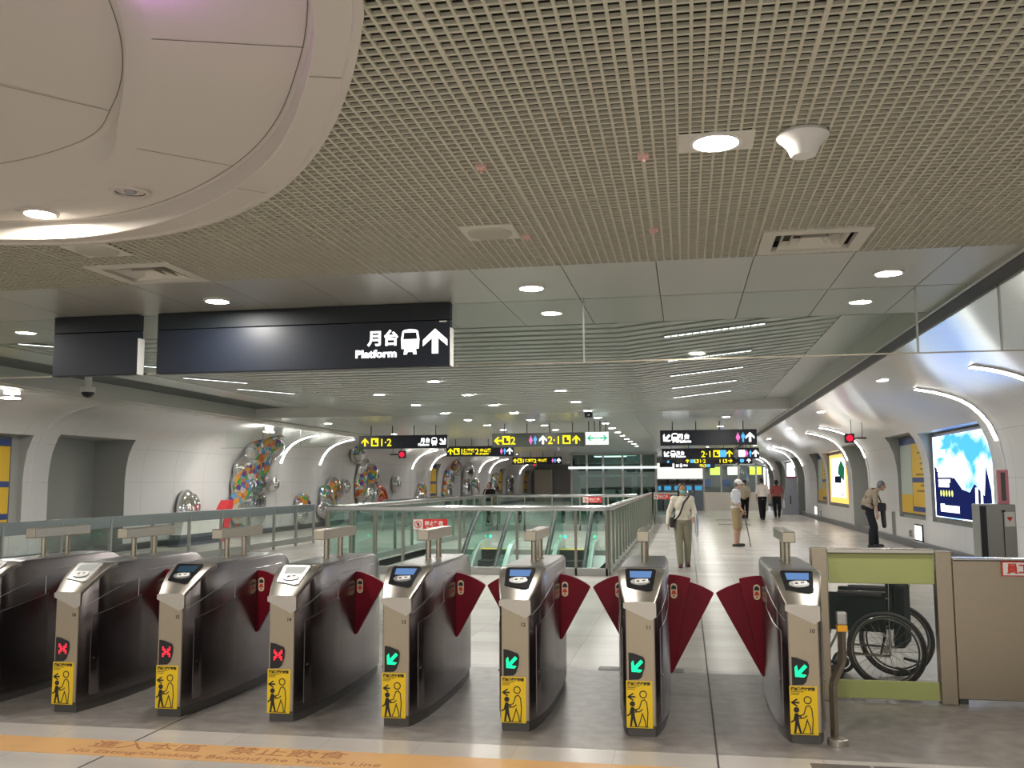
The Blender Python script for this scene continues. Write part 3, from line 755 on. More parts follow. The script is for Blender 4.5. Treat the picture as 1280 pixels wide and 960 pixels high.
t = thing('staff_sign', 'white sign with red border and red writing on the steel barrier', 'sign', (2.225, 7.437, 0))
MB().box((0, -.004, .912), (.58, .0095, 1.016)).build('sign_plate', REDP, t)
MB().box((.007, -.0055, .919), (.573, -.004, 1.009)).build('sign_face', WHITE, t)
text('員工專用', .078, REDP, t, (.03, -.0065, .938), bold=.0022)
t = thing('validator_post', 'slim bent steel post with grey head and yellow collar beside gate 10', 'post', (.875, 6.22, 0))
MB().tube([(-.012, .03, .0), (-.012, .03, .34), (-.006, .03, .37), (.046, .05, .475), (.054, .05, .50), (.055, .05, .69)], .025, 4).build('tube', STEEL_POST, t)
MB().box((.026, .016, .672), (.088, .084, .712), .006).build('collar', principled('collar_yellow', (.85, .42, .02), .4), t)
MB().box((.026, .016, .712), (.088, .084, .79), .010).build('head', STEEL_GREY, t)
MB().lathe([(0, 0), (.062, 0), (.062, .035), (.05, .04), (0, .04)], 20).build('base', STEEL, t)
t = thing('help_cabinet', 'grey metal cabinet with heart sticker and pink sign by the poster wall', 'cabinet', (3.38, 12.0, 0))
MB().box((0, 0, 0), (.40, .30, 1.32), .01).build('body', STEEL_GREY, t)
MB().box((.005, -.012, .35), (.075, .002, 1.30)).build('screen', principled('dark_panel', (.03, .03, .04), .3), t)
MB().box((.255, -.010, .02), (.262, .002, 1.25)).build('seam', BLACKM, t)
MB().box((.02, -.014, .62), (.07, .0, .71)).build('lamp', emission('green_soft', (.12, .9, .15), .9), t)
s = MB().box((.25, .10, 1.32), (.37, .13, 1.72)).build('pink_sign', principled('pink', (.85, .30, .38), .5), t)
MB().box((.285, .096, 1.36), (.335, .1, 1.69)).build('sign_inlay', principled('inlay_dark', (.12, .13, .12), .5), s)
st = MB().box((.272, -.006, 1.06), (.385, .001, 1.23)).build('sticker', WHITE, t)
decal([(.5, 0), (1, .6), (1, .85), (.8, 1), (.6, .95), (.5, .8), (.4, .95), (.2, 1), (0, .85), (0, .6)], .30, 1.12, .055, .055, REDP, st, -.006, 'heart')
MB().box((.245, -.03, 1.23), (.275, .0, 1.25)).build('latch', BLACKM, t)

# ------------------------------------------------------------------ wheelchair behind the gate
GREENF = principled('dark_green_fabric', (.005, .014, .0125), .7, spec=.15)
CHROME = principled('chrome_tube', (.6, .6, .58), .2, 1)
TYRE = principled('tyre', (.02, .02, .022), .6)
def circ_path(c, r, n=40): return [(c[0]+r*math.cos(2*PI*k/n), c[1], c[2]+r*math.sin(2*PI*k/n)) for k in range(n)]
t = thing('wheelchair', 'folded-out wheelchair with dark green seat behind the wheelchair gate', 'wheelchair', (1.50, 7.90, 0), -.33)
# drives towards -x
for yy, tilt in ((0, .0), (.56, 0)):
    wl = MB(); wl.tube(circ_path((0, yy, .295), .278, 48), .017, 8, closed=True)
    wl = wl.build('wheel', TYRE, t, smooth=True)
    MB().tube(circ_path((0, yy, .295), .258, 48), .008, 6, closed=True).build('rim', CHROME, wl, smooth=True)
    MB().tube(circ_path((0, yy+(-.035 if yy == 0 else .035), .295), .24, 48), .008, 6, closed=True).build('hand_rim', GRAPH, wl, smooth=True)
    sp = MB()
    for k in range(24):
        a = 2*PI*k/24; a2 = a+(.5 if k % 2 else -.5)
        sp.cyl((.022*math.cos(a2), yy+(.02 if k % 2 else -.02), .295+.022*math.sin(a2)), (.254*math.cos(a), yy, .295+.254*math.sin(a)), .0014, 4)
    sp.build('spokes', CHROME, wl)
    MB().cyl((0, yy-.03, .295), (0, yy+.03, .295), .024).build('hub', CHROME, wl)
fr = MB()
for yy in (.06, .50):
    fr.tube([(.18, yy, .78), (.13, yy, .90), (.03, yy, .92)], .011, 8)      # push handle
    fr.tube([(.03, yy, .92), (.02, yy, .5), (.02, yy, .24)], .011, 8)
    fr.tube([(.02, yy, .24), (-.36, yy, .24), (-.42, yy, .12)], .011, 8)
    fr.tube([(.02, yy, .47), (-.40, yy, .47), (-.47, yy, .30), (-.55, yy, .14)], .011, 8)
    fr.tube([(.03, yy, .68), (-.30, yy, .68), (-.36, yy, .63), (-.36, yy, .24)], .011, 8)
fr.tube([(-.05, .06, .25), (-.05, .50, .46)], .010, 8).tube([(-.05, .06, .46), (-.05, .50, .25)], .010, 8)
fr.build('frame', CHROME, t, smooth=True)
MB().box((-.42, .05, .46), (.02, .51, .50), .012).build('seat', GREENF, t)
MB().box((.0, .05, .44), (.045, .51, .88), .012).build('backrest', GREENF, t)
for yy in (.035, .495):
    MB().box((-.44, yy, .42), (.0, yy+.03, .715), .008).build('side_panel', GREENF, t)
    MB().box((-.36, yy-.012, .685), (-.02, yy+.042, .73), .014).build('armrest', BLACKM, t)
for yy in (.05, .51):
    c = MB().tube(circ_path((-.42, yy, .09), .075, 24), .015, 8, closed=True).build('caster', TYRE, t, smooth=True)
    MB().cyl((-.42, yy-.02, .09), (-.42, yy+.02, .09), .05, 16).build('caster_disc', GRAPH, c)
    MB().box((-.66, yy-.06 if yy > .3 else yy, .115), (-.53, yy if yy > .3 else yy+.06, .13), .004).build('footrest', BLACKM, t)
    MB().cyl((.06, yy-.02, .16), (.16, yy-.02, .14), .012, 10).build('tipping_lever', BLACKM, t)
bgp = MB(); bgp.box((.045, .08, .30), (.13, .48, .78), .02); bgp.build('back_pouch', GREENF, t)

# ------------------------------------------------------------------ glass screen with the big platform sign
t = thing('glass_screen', 'hanging glass screen across the hall above the ticket gates', 'glass screen', (0, 7.15, 0))
for xa, xb in ((-9.0, -7.05), (-7.04, -5.235), (-5.225, -2.56), (-2.55, -.745), (-.735, 1.66), (1.67, 2.22)):
    MB().box((xa, -.005, 2.515), (xb, .005, 2.995)).build('pane', GLASS, t)
MB().box((2.23, -.005, 2.515), (4.6, .005, 3.06)).build('pane', GLASS, t)
MB().box((-9.0, -.008, 2.506), (4.6, .008, 2.515)).build('bottom_rail', STEEL_POST, t)
for x in (-7.045, -5.23, -2.555, -.74, 1.665, 2.225): MB().box((x-.007, -.009, 2.515), (x+.007, .009, 2.995)).build('joint_strip', STEEL_RAIL, t)
def big_sign(x0, x1, label, full):
    s = thing('hanging_sign', label, 'sign', (x0, 7.03, 2.495))
    w = x1-x0
    MB().box((0, 0, 0), (w, .08, .36), .006).build('lower_case', SIGNNAVY, s)
    MB().box((0, .004, .364), (w, .08, .50), .004).build('upper_case', SIGNHEAD, s)
    MB().box((w, -.004, 0), (w+.011, .084, .30), .003).build('end_cap', WHITE, s)
    return s, w
s, w = big_sign(-5.18, -4.405, 'blank dark sign panel hanging before the sculpture wall', False)
s, w = big_sign(-4.235, -1.765, 'large dark hanging sign reading Platform with train and up arrow', True)
text('月台', .128, E_WHITE, s, (w-.665, -.0012, .185), bold=.004)
text('Platform', .082, E_WHITE, s, (w-.765, -.0012, .083), bold=.0034, sx=1.20)
decal(TRAIN, w-.400, .098, .165, .20, E_WHITE, s, 0, 'train_pictogram')
decal(TRAINWIN, w-.400, .098, .165, .20, SIGNNAVY, s, -.0013, 'train_window')
decal(ARROW_UP, w-.215, .10, .195, .195, E_WHITE, s, 0, 'arrow')
MB().box((w-.085, -.001, .344), (w-.025, .002, .354)).build('maker_plate', WHITE, s)
#@@PART3
# ------------------------------------------------------------------ railings
def railing(name, label, p0, p1, posts, h=1.02, band=None, low=None, glass=GLASSG, top=.035, cat='railing', post_w=.045, inset=0):
    """posts at the listed distances from p0; runs p0 -> p1 on the floor; parts in local space"""
    a = Vector((*p0, 0)); b = Vector((*p1, 0)); L = (b-a).length; rz = math.atan2(b.y-a.y, b.x-a.x)
    t = thing(name, label, cat, (a.x, a.y, 0), rz)
    if band: MB().box((0, -.02, h-band), (L, .02, h), .006).build('top_band', principled('band_steel', (.34, .36, .385), .3, .9), t)
    else: MB().box((-.0, -.05, h-.10), (L, .05, h), .03).build('hand_rail', STEEL_RAIL, t)
    if low: MB().box((0, -.03, low[0]), (L, .03, low[1]), .004).build('bottom_rail', STEEL_GREY, t)
    for d in posts: MB().box((d-post_w/2, -.03, 0), (d+post_w/2, .03, h-.05), .004).build('post', POST_DARK if not band else STEEL_GREY, t)
    zt = h-(band or .10); zb = low[1] if low else .08
    for d0, d1 in zip(posts, posts[1:]):
        MB().box((d0+post_w/2+.012, -.006, zb+.01), (d1-post_w/2-.012, .006, zt-.01)).build('glass_panel', glass, t)
    return t
railing('fence', 'long steel and glass fence before the sculpture wall', (-9.96, 8.4), (-9.96, 24.6), [.1+1.352*k for k in range(12)]+[16.15], 1.04, band=.2, low=(.06, .20), cat='fence', glass=GLASS)
railing('fence', 'fence with glass panels continuing beyond the escalators near the sculptures', (-9.96, 30.5), (-9.96, 46.0), [.1+1.35*k for k in range(12)], 1.04, band=.12, low=(.06, .2), cat='fence')
FP = [.03, .48, .93, 1.46, 2.5, 3.53, 4.56, 5.09]
railing('stair_railing', 'steel and glass railing across the front of the escalator well', (-6.45, 16.47), (-1.33, 16.47), FP, 1.20, low=(.0, .13))
railing('stair_railing', 'steel and glass railing along the escalator well on the fence side', (-6.47, 16.56), (-6.47, 33.0), [.1+1.36*k for k in range(13)], 1.20, low=(.0, .13))
railing('stair_railing', 'long steel and glass railing along the walkway side of the well', (-1.33, 16.56), (-1.33, 37.3), [.1+.94*k for k in range(23)], 1.20, low=(.05, .12))
railing('stair_railing', 'glass railing in the middle distance before the lift, red sign on it', (-6.3, 31.5), (-1.55, 31.5), [.05+.93*k for k in range(6)], 1.20, low=(.0, .2))
railing('stair_railing', 'far glass railing with dark kerb beside the walkway, before the lift', (-1.25, 37.45), (.05, 37.45), [.03, .64, 1.27], 1.20, low=(.0, .30))
railing('stair_railing', 'far glass railing running on from the dark kerb towards the end wall', (.05, 37.55), (.05, 45.5), [.05+1.3*k for k in range(7)], 1.20, low=(.0, .30))
def red_sign(loc, label):
    s = thing('red_sign', label, 'sign', loc)
    MB().box((0, -.006, 0), (.63, .006, .19)).build('sign_plate', principled('sign_red', (.66, .03, .03), .4), s)
    f = MB().box((.005, -.008, .005), (.185, -.006, .185)).build('white_square', WHITE, s)
    c = MB(); c.xf = Matrix.Translation((.095, -.009, .095)) @ Matrix.Rotation(PI/2, 4, 'X'); c.tube([(.06*math.cos(2*PI*k/20), .06*math.sin(2*PI*k/20), 0) for k in range(20)], .008, 5, closed=True)
    c.xf = Matrix.Translation((.095, -.009, .095)) @ Matrix.Rotation(PI/4, 4, 'Y'); c.box((-.06, -.002, -.008), (.06, .002, .008)); c.build('ban_ring', REDP, f)
    decal(MANP, .065, .05, .06, .09, BLACKM, f, -.008, 'figure')
    text('禁止攀爬', .085, WHITE, s, (.215, -.0075, .085), bold=.002); text('No climbing', .05, WHITE, s, (.24, -.0075, .03), bold=.001)
    return s
red_sign((-4.79, 16.42, .77), 'red and white sign on the front railing of the escalator well')
red_sign((-3.36, 31.44, .92), 'red sign on the railing in the middle distance before the lift')
red_sign((-1.24, 37.4, .92), 'red sign on the far railing beside the masked woman')

# ------------------------------------------------------------------ escalators going down towards the gates
def escalator(x0, x1, label):
    e = thing('escalator', label, 'escalator', (x0, 22.6, 0)); W = x1-x0; tn = math.tan(math.radians(30))
    st = MB()
    for k in range(14):
        y = -.40*k; z = -.23*k
        st.box((.10, y-.40, z-.23-.05), (W-.10, y, z-.23))
        st.box((.10, y-.012, z-.23), (W-.10, y, z))
    st.build('steps', principled('step_dark', (.03, .035, .035), .5, .4), e)
    ln = MB()
    for k in range(14): ln.box((.11, -.40*k-.40, -.23*k-.229), (W-.11, -.40*k-.385, -.23*k-.226))
    ln.build('step_edge', STEEL_GREY, e)
    MB().box((.08, 0, -.06), (W-.08, .46, .004)).build('comb_plate', principled('comb_yellow', (.72, .50, .02), .45), e)
    MB().box((.08, .46, -.06), (W-.08, 1.2, .003)).build('landing_plate', STEEL_GREY, e)
    for sx, nm in ((.05, 0), (W-.05, 1)):
        top = [(sx, 1.05, .62), (sx, 1.16, .78), (sx, 1.10, .92), (sx, .95, .98), (sx, .3, .98), (sx, -.15, .90), (sx, -.6, .68)]
        for k in range(1, 8): top.append((sx, -.6-.62*k, .68-.62*k*tn))
        g = MB()
        hi = [p for p in top]; lo = [(sx, 1.05, .20), (sx, 1.10, .2), (sx, 1.06, .2), (sx, .95, .2), (sx, .3, .2), (sx, -.15, .14), (sx, -.6, -.06)]+[(sx, -.6-.62*k, -.06-.62*k*tn) for k in range(1, 8)]
        for (a, b, c, d) in zip(hi, hi[1:], lo[1:], lo): g.quad([(a[0], a[1], a[2]-.01), (b[0], b[1], b[2]-.01), c, d])
        bmesh.ops.solidify(g.bm, geom=g.bm.faces[:], thickness=.01)
        pnl = g.build('glass_panel', GLASSE, e)
        MB().tube(top, .052, 10).build('handrail', principled('handrail_rubber', (.012, .013, .016), .38), e, smooth=True)
        lt = [(x, y, z-.045) for x, y, z in top]
        MB().tube(lt, .014, 6).build('handrail_guide', STEEL_RAIL, e, smooth=True)
        sk = MB()
        for a, b in zip(lo[4:], lo[5:]):
            s1 = .09 if nm == 0 else -.09
            sk.quad([(sx-.05, a[1], a[2]+.0), (sx+.05, a[1], a[2]), (sx+.05, b[1], b[2]), (sx-.05, b[1], b[2])])
            for dx in (-.05, .05): sk.quad([(sx+dx, a[1], a[2]), (sx+dx, b[1], b[2]), (sx+dx, b[1], b[2]-.45), (sx+dx, a[1], a[2]-.45)])
        sk.box((sx-.05, .3, 0), (sx+.05, 1.06, .2))
        sk.build('skirt', principled('skirt_white', (.6, .62, .60), .3, .2), e)
        MB().cyl((sx+(-.06 if nm else .06), 1.02, .26), (sx+(-.06 if nm else .06), 1.0, .26), .035, 12).build('signal_lamp', emission('lamp_teal', (.02, 1, .55), 2.0), e)
    return e
escalator(-4.98, -4.08, 'escalator going down nearer the sculpture wall, seen through the glass')
escalator(-3.08, -2.13, 'escalator going down nearer the walkway, seen through the glass')
# white cladding between the two escalators
mb = MB()
for k in range(10):
    y = 22.3-.6*k; z = -.10-.346*k
    mb.quad([(-4.08, y, z), (-3.08, y, z), (-3.08, y-.6, z-.346), (-4.08, y-.6, z-.346)])
    mb.quad([(-2.13, y, z), (-1.62, y, z), (-1.62, y-.6, z-.346), (-2.13, y-.6, z-.346)])
    mb.quad([(-6.2, y, z), (-4.98, y, z), (-4.98, y-.6, z-.346), (-6.2, y-.6, z-.346)])
struct('trim_3', mb, principled('cladding', (.55, .57, .56), .35, .2), label='pale sloping cladding between the escalators', cat='trim')

# ------------------------------------------------------------------ hanging signs along the concourse
def hsign(x0, x1, z0, z1, y, label, items, face=SIGNNAVY, rods=True, d=.12):
    s = thing('hanging_sign', label, 'sign', (x0, y, z0)); w, h = x1-x0, z1-z0
    MB().box((0, 0, 0), (w, d, h), .006).build('case', face, s)
    if rods:
        for k in range(4):
            x = w*(.13+.245*k); MB().cyl((x, d/2, h), (x, d/2, zc(x0+x)-z0+.02), .012, 8).build('rod', BLACKM, s)
    u = h*.62; b = h*.19
    for it in items:
        k, fx = it[0], it[1]*w
        if k == 'up': decal(ARROW_UP, fx, b, u*.9, u, it[2], s, 0, 'arrow')
        elif k == 'dl': decal(ARROW_DL, fx, b, u*.95, u*.95, it[2], s, 0, 'arrow')
        elif k == 'dr': decal(ARROW_DR, fx, b, u*.95, u*.95, it[2], s, 0, 'arrow')
        elif k == 'left': decal(ARROW_L, fx, b, u, u*.9, it[2], s, 0, 'arrow')
        elif k == 'right': decal(ARROW_R, fx, b, u, u*.9, it[2], s, 0, 'arrow')
        elif k == 'train':
            decal(TRAIN, fx, b, u*.8, u, E_WHITE, s, 0, 'train_pictogram'); decal(TRAINWIN, fx, b, u*.8, u, SIGNNAVY, s, -.0014, 'train_window')
        elif k == 'wc':
            decal(WOMANP, fx, b, u*.45, u, E_PINK, s, 0, 'woman_pictogram'); decal(MANP, fx+u*.52, b, u*.45, u, E_BLUE, s, 0, 'man_pictogram')
        elif k == 'exit':
            decal(EXITP, fx, b, u*.95, u, E_YEL, s, 0, 'exit_pictogram'); decal(EXITIN, fx+u*.08, b+u*.06, u*.8, u*.85, SIGNNAVY, s, -.0014, 'exit_mark')
        elif k == 'disc': decal(circle2(), fx, b, u, u, E_BLUE, s, 0, 'round_pictogram')
        elif k == 'box': decal(rrect(0, 0, 1, 1, .12), fx, b, u*.95, u, it[2], s, 0, 'pictogram'); 
        elif k == 't': text(it[3], u*it[4], it[2], s, (fx, -.0015, b+u*(it[5] if len(it) > 5 else .02)), bold=u*.018)
    return s
hsign(-7.90, -5.66, 2.44, 2.76, 22.3, 'dark hanging sign with yellow exit arrows and white train, nearest the sculpture wall',
      [('up', .03, E_YEL), ('exit', .14), ('t', .235, E_YEL, '1·2', 1.25), ('t', .70, E_WHITE, '月台', .62, .42), ('t', .675, E_WHITE, 'Platform', .4, 0), ('train', .82), ('dr', .91, E_WHITE)])
hsign(-7.59, -5.38, 2.44, 2.77, 29.8, 'dark hanging sign of yellow exit names and toilets, beyond the train sign',
      [('up', .02, E_YEL), ('exit', .11), ('t', .205, E_YEL, '1', 1.25), ('t', .255, E_YEL, '仁愛路', .62, .38), ('t', .255, E_YEL, "Ren'ai Rd.", .36, 0), ('t', .43, E_YEL, '2', 1.25), ('t', .50, E_YEL, '中山路', .62, .38), ('t', .50, E_YEL, 'Jhongshan', .36, 0), ('wc', .80), ('up', .90, E_WHITE)])
hsign(-4.55, -2.31, 2.44, 2.77, 22.3, 'grey hanging sign with yellow exit numbers, beside the green exit sign',
      [('left', .02, E_YEL), ('exit', .11), ('t', .20, E_YEL, '2', 1.25), ('wc', .40), ('up', .51, E_WHITE), ('t', .60, E_YEL, '2·1', 1.25), ('exit', .76), ('up', .865, E_YEL)], face=principled('sign_greygreen', (.06, .07, .06), .3))
s = hsign(-2.24, -1.71, 2.45, 2.75, 21.75, 'green and white emergency exit sign with two-way arrow', [], face=WHITE, d=.1)
MB().box((.012, -.004, .012), (.518, 0, .288)).build('lit_face', emission('exit_face', (.85, 1, .92), 1.15), s)
EG = emission('exit_green', (.0, .45, .20), .9)
decal(ARROW_L, .03, .09, .16, .13, EG, s, -.004, 'arrow'); decal(ARROW_R, .34, .09, .16, .13, EG, s, -.004, 'arrow')
decal([(0, .42), (1, .42), (1, .58), (0, .58)], .1, .09, .33, .13, EG, s, -.0045, 'arrow_shaft')
text('EXIT', .05, EG, s, (.205, -.0065, .03), bold=.001)
hsign(-7.98, -5.64, 2.44, 2.78, 43.8, 'far hanging sign of yellow exit names, small behind the lift side', [('up', .02, E_YEL), ('exit', .11), ('t', .2, E_YEL, '1', 1.2), ('t', .26, E_YEL, '仁愛路', .7, .3), ('t', .44, E_YEL, '2', 1.2), ('t', .52, E_YEL, '中山路', .7, .3), ('wc', .80), ('up', .90, E_WHITE)])
hsign(-.565, 1.64, 2.44, 2.80, 22.5, 'dark hanging sign above the walkway with white platform text and toilets, nearest of its row',
      [('dl', .02, E_WHITE), ('train', .115), ('t', .185, E_WHITE, '月台', .62, .40), ('t', .185, E_WHITE, 'Platform', .40, 0), ('wc', .785), ('up', .885, E_WHITE)])
hsign(-.83, 1.72, 2.40, 2.80, 35.0, 'second dark hanging sign above the walkway with yellow exits 2 and 1',
      [('dl', .02, E_WHITE), ('train', .12), ('t', .20, E_WHITE, '月台', .62, .40), ('t', .20, E_WHITE, 'Platform', .40, 0), ('t', .55, E_YEL, '2·1', 1.25), ('exit', .72), ('box', .81, E_BLUE), ('up', .90, E_YEL)])
hsign(1.86, 2.62, 2.40, 2.80, 35.0, 'short dark sign beside the second walkway sign with toilets and white arrow', [('box', .04, E_WHITE), ('wc', .35), ('up', .68, E_WHITE)])
hsign(-.10, 2.30, 2.40, 2.72, 45.0, 'third dark hanging sign above the walkway with yellow arrows at both ends',
      [('up', .05, E_YEL), ('box', .14, E_BLUE), ('exit', .22), ('t', .31, E_YEL, '1·2', 1.2), ('t', .68, E_YEL, '1', 1.2), ('exit', .76), ('right', .86, E_YEL)])
hsign(2.42, 3.05, 2.40, 2.72, 45.0, 'small far dark sign with blue disc and white arrow', [('disc', .1), ('up', .6, E_WHITE)])
hsign(-.55, 1.5, 2.28, 2.58, 50.0, 'farthest dark hanging sign above the walkway, low behind the others', [('dl', .03, E_WHITE), ('train', .13), ('t', .22, E_WHITE, '月台', .62, .3), ('up', .62, E_YEL), ('exit', .70), ('box', .80, E_BLUE)])
hsign(-.83, -.30, 2.26, 2.385, 35.02, 'small blue lift sign hung under the second walkway sign', [('box', .35, E_BLUE)], rods=False, d=.08)

# ------------------------------------------------------------------ small things hanging from ceilings
def downlight(x, y, z, label, r=.085, group='downlights along the concourse', mat=LAMP, plate=False):
    t = thing('downlight', label, 'ceiling light', (x, y, z), group=group)
    if plate: MB().box((-.155, -.105, -.008), (.155, .105, .0), .003).build('plate', FITTING, t)
    MB().lathe([(r+.018, 0), (r+.018, -.012), (r, -.014), (r*.96, .0)], 28).build('trim_ring', WHITE, t)
    mb = MB(); mb.lathe([(0, -.0105), (r*.95, -.0105)], 24); mb.build('lens', mat, t)
    return t
for i, x in enumerate((-5.94, -3.5, -1.06, 1.38)):
    downlight(x, 6.63, H, 'round downlight in the smooth ceiling panels, %s from the poster wall' % ('fourth', 'third', 'second', 'first')[i], group='downlights above the gates')
downlight(.155, 3.875, H, 'bright round downlight on a square plate in the grid ceiling', r=.092, mat=LAMPB, plate=True, group=None)
for x, y in ((.155, 1.45), (-1.05, 1.45), (1.4, 1.45), (-3.5, -1.5), (-1.05, -1.5), (1.4, -1.5), (-6.2, -1.5), (-6.6, 4.2)):  # unseen lamps added to brighten the near zone
    downlight(x, y, H, 'added unseen downlight of the gate hall ceiling outside the picture', group='added downlights behind the viewer')
rows = [(-4.74, 14.3, 8), (-3.38, 12.57, 9), (-1.85, 14.3, 12)]
ordn = ordw+['ninth', 'tenth', 'eleventh', 'twelfth']
RD = {-4.74: 'over the first escalator', -3.38: 'between the escalators', -1.85: 'beside the walkway'}
for x, ys, n in rows:
    for k in range(n):
        y = ys+2.08*k
        downlight(x, y, zc(x) if y < 19 else H, '%s round downlight from the gates in the ceiling row %s' % (ordn[k], RD[x]))
for x in (-8.2, .9):  # sculpture aisle row lengthened with lamps added to light the dim far wall
    for k in range(9 if x > 0 else 12): downlight(x, 21.0+(3.6 if x > 0 else 5.1)*k, H, '%s downlight past the slats over the %s' % (ordn[k], 'walkway' if x > 0 else 'sculpture aisle, row stretched for added light'), group='downlights of the side aisles')
for x in (-10.9, 3.2):  # lamps added to light the curved walls
    for k in range(9): downlight(x, 9.0+7.2*k, 3.234 if x > 0 else 3.214, '%s added downlight in the soffit along the %s wall' % (ordn[k], 'poster' if x > 0 else 'sculpture'), group='added downlights in the side soffits')
def lin(x0, x1, y, label):
    t = thing('linear_light', label, 'ceiling light', (x0, y, zc(x0)-.004), group='linear ceiling lights')
    t.rotation_euler = (0, -math.atan2(zc(x1)-zc(x0), x1-x0), 0); L = math.hypot(x1-x0, zc(x1)-zc(x0))
    MB().box((0, -.035, -.012), (L, .035, .0)).build('housing', SLATM, t)
    mb = MB(); n = 14
    for k in range(n): mb.box((L*k/n+.008, -.026, -.0135), (L*(k+1)/n-.008, .026, -.012))
    mb.build('lamp_cells', LINL, t)
for i, y in enumerate((9.42, 11.35, 13.0, 14.7, 16.4)): lin(-.18, .80, y, '%s linear ceiling light from the glass screen on the walkway side' % ordw[i])
for i, y in enumerate((9.2, 11.0, 12.7, 14.4)): lin(-7.2, -6.2, y, '%s linear ceiling light from the glass screen on the sculpture side' % ordw[i])
# grid ceiling fittings
t = thing('access_point', 'white cone-shaped wireless unit under the grid ceiling', 'wireless unit', (.497, 3.845, H))
MB().lathe([(0, -.005), (.098, -.005), (.104, -.018), (.100, -.028), (.088, -.036), (.066, -.062), (.052, -.094), (.047, -.100), (0, -.103)], 36).build('body', WHITE, t, smooth=True)
MB().lathe([(0, 0), (.075, 0), (.075, -.006), (0, -.006)], 24).build('mount', GRAPH, t)
def speaker(x, y, label):
    t = thing('ceiling_speaker', label, 'speaker', (x, y, H))
    MB().box((-.15, -.15, -.006), (.15, .15, 0), .002).build('plate', FITTING, t)
    MB().lathe([(.125, -.005), (.12, -.016), (.10, -.020), (.0, -.014)], 32).build('grille', principled('speaker_grey', (.52, .50, .42), .6), t, smooth=True)
speaker(-1.05, 5.10, 'round ceiling speaker on a square plate in the grid ceiling')
speaker(-3.44, 5.03, 'round ceiling speaker beside the dome rim')
def vent(x, y, label, wx=.30, wy=.27):
    t = thing('air_vent', label, 'air vent', (x, y, H))
    fr = MB()
    for a, b in (((-wx, -wy), (wx, -wy+.075)), ((-wx, wy-.075), (wx, wy)), ((-wx, -wy+.075), (-wx+.075, wy-.075)), ((wx-.075, -wy+.075), (wx, wy-.075))): fr.box((*a, -.010), (*b, .02))
    fr.build('frame', FITTING, t)
    MB().box((-wx+.07, -wy+.07, .06), (wx-.07, wy-.07, .07)).build('duct', principled('duct_grey', (.16, .155, .14), .7), t)
    for i in range(3):
        s_ = .19-.055*i; mb = MB()
        for k in range(4):
            mb.xf = Matrix.Rotation(PI/2*k, 4, 'Z'); mb.quad([(-s_, -s_, .0), (s_, -s_, .0), (s_-.035, -s_+.035, .045), (-s_+.035, -s_+.035, .045)])
        mb.xf = Matrix.Identity(4); mb.build('louvre', FITTING, t)
vent(.765, 5.66, 'square louvred air vent by the grid edge on the poster side')
vent(-3.49, 5.67, 'square louvred air vent by the grid edge below the dome')
PINK = principled('pink_cap', (.80, .52, .47), .6)
for x, y, lb in ((-.147, 3.995, 'pink sprinkler cap nearest the bright square downlight'), (-.861, 4.0, 'pink sprinkler cap before the ceiling speaker, farther from the gates'), (-.142, 5.21, 'pink sprinkler cap nearest the gates'), (-.862, 5.22, 'pink sprinkler cap close beside the ceiling speaker')):
    t = thing('sprinkler', lb, 'sprinkler', (x, y, H)); MB().box((-.024, -.024, -.014), (.024, .024, .03), .002).build('cap', PINK, t); MB().cyl((0, 0, -.03), (0, 0, -.012), .008, 10).build('head', PINK, t)
# dome lamps
t = thing('dome_lamp', 'lit spotlight in the recessed dome', 'ceiling light', (-3.477, 4.556, 3.10))
MB().lathe([(.10, 0), (.10, -.012), (.08, -.016), (.078, 0)], 28).build('trim_ring', DOMEM, t); mb = MB(); mb.lathe([(0, -.005), (.078, -.005)], 24); mb.build('lens', LAMPB, t)
t = thing('dome_lamp', 'unlit spotlight in the recessed dome', 'ceiling light', (-2.775, 4.312, 3.10))
MB().lathe([(.10, 0), (.10, -.012), (.08, -.016), (.078, 0)], 28).build('trim_ring', DOMEM, t)
MB().lathe([(.078, -.004), (.05, .03), (0, .05)], 24).build('reflector', principled('dark_reflector', (.2, .2, .22), .25, 1), t, smooth=True); MB().ell((0, 0, .0), (.032, .032, .018)).build('bulb', principled('bulb_grey', (.35, .35, .38), .2), t, smooth=True)
# cameras and lamps on rods
t = thing('dome_camera', 'white ceiling camera with black dome before the sculpture wall', 'camera', (-8.3, 12.05, 3.2))
MB().cyl((0, 0, .05), (0, 0, -.25), .05).build('stem', WHITE, t); MB().lathe([(.10, -.23), (.10, -.30), (0, -.30)], 24).build('collar', WHITE, t); MB().ell((0, 0, -.30), (.088, .088, .08)).build('lens_dome', BLACK, t, smooth=True)
def spot(x, y, z, label):
    t = thing('box_spotlight', label, 'ceiling light', (x, y, z))
    MB().box((-.09, -.09, -.12), (.09, .09, .0), .006).build('housing', WHITE, t); MB().box((-.10, -.16, -.20), (.12, .05, -.185)).build('lamp_face', LAMP, t); MB().cyl((0, 0, -.19), (0, 0, -.1), .02).build('stem', WHITE, t)
spot(-11.2, 14.2, 3.25, 'white box spotlight near the map board on the sculpture side')
spot(-11.6, 25.2, 3.25, 'white box spotlight above the big chrome sculpture')
t = thing('box_camera', 'small black camera hanging from the concourse ceiling', 'camera', (-1.80, 18.1, 3.0))
MB().cyl((0, 0, .06), (0, 0, -.08), .015).build('stem', WHITE, t); MB().box((-.07, -.10, -.17), (.07, .1, -.07), .01).build('body', BLACKM, t); MB().cyl((0, -.10, -.12), (0, -.12, -.12), .03).build('lens', BLACK, t)
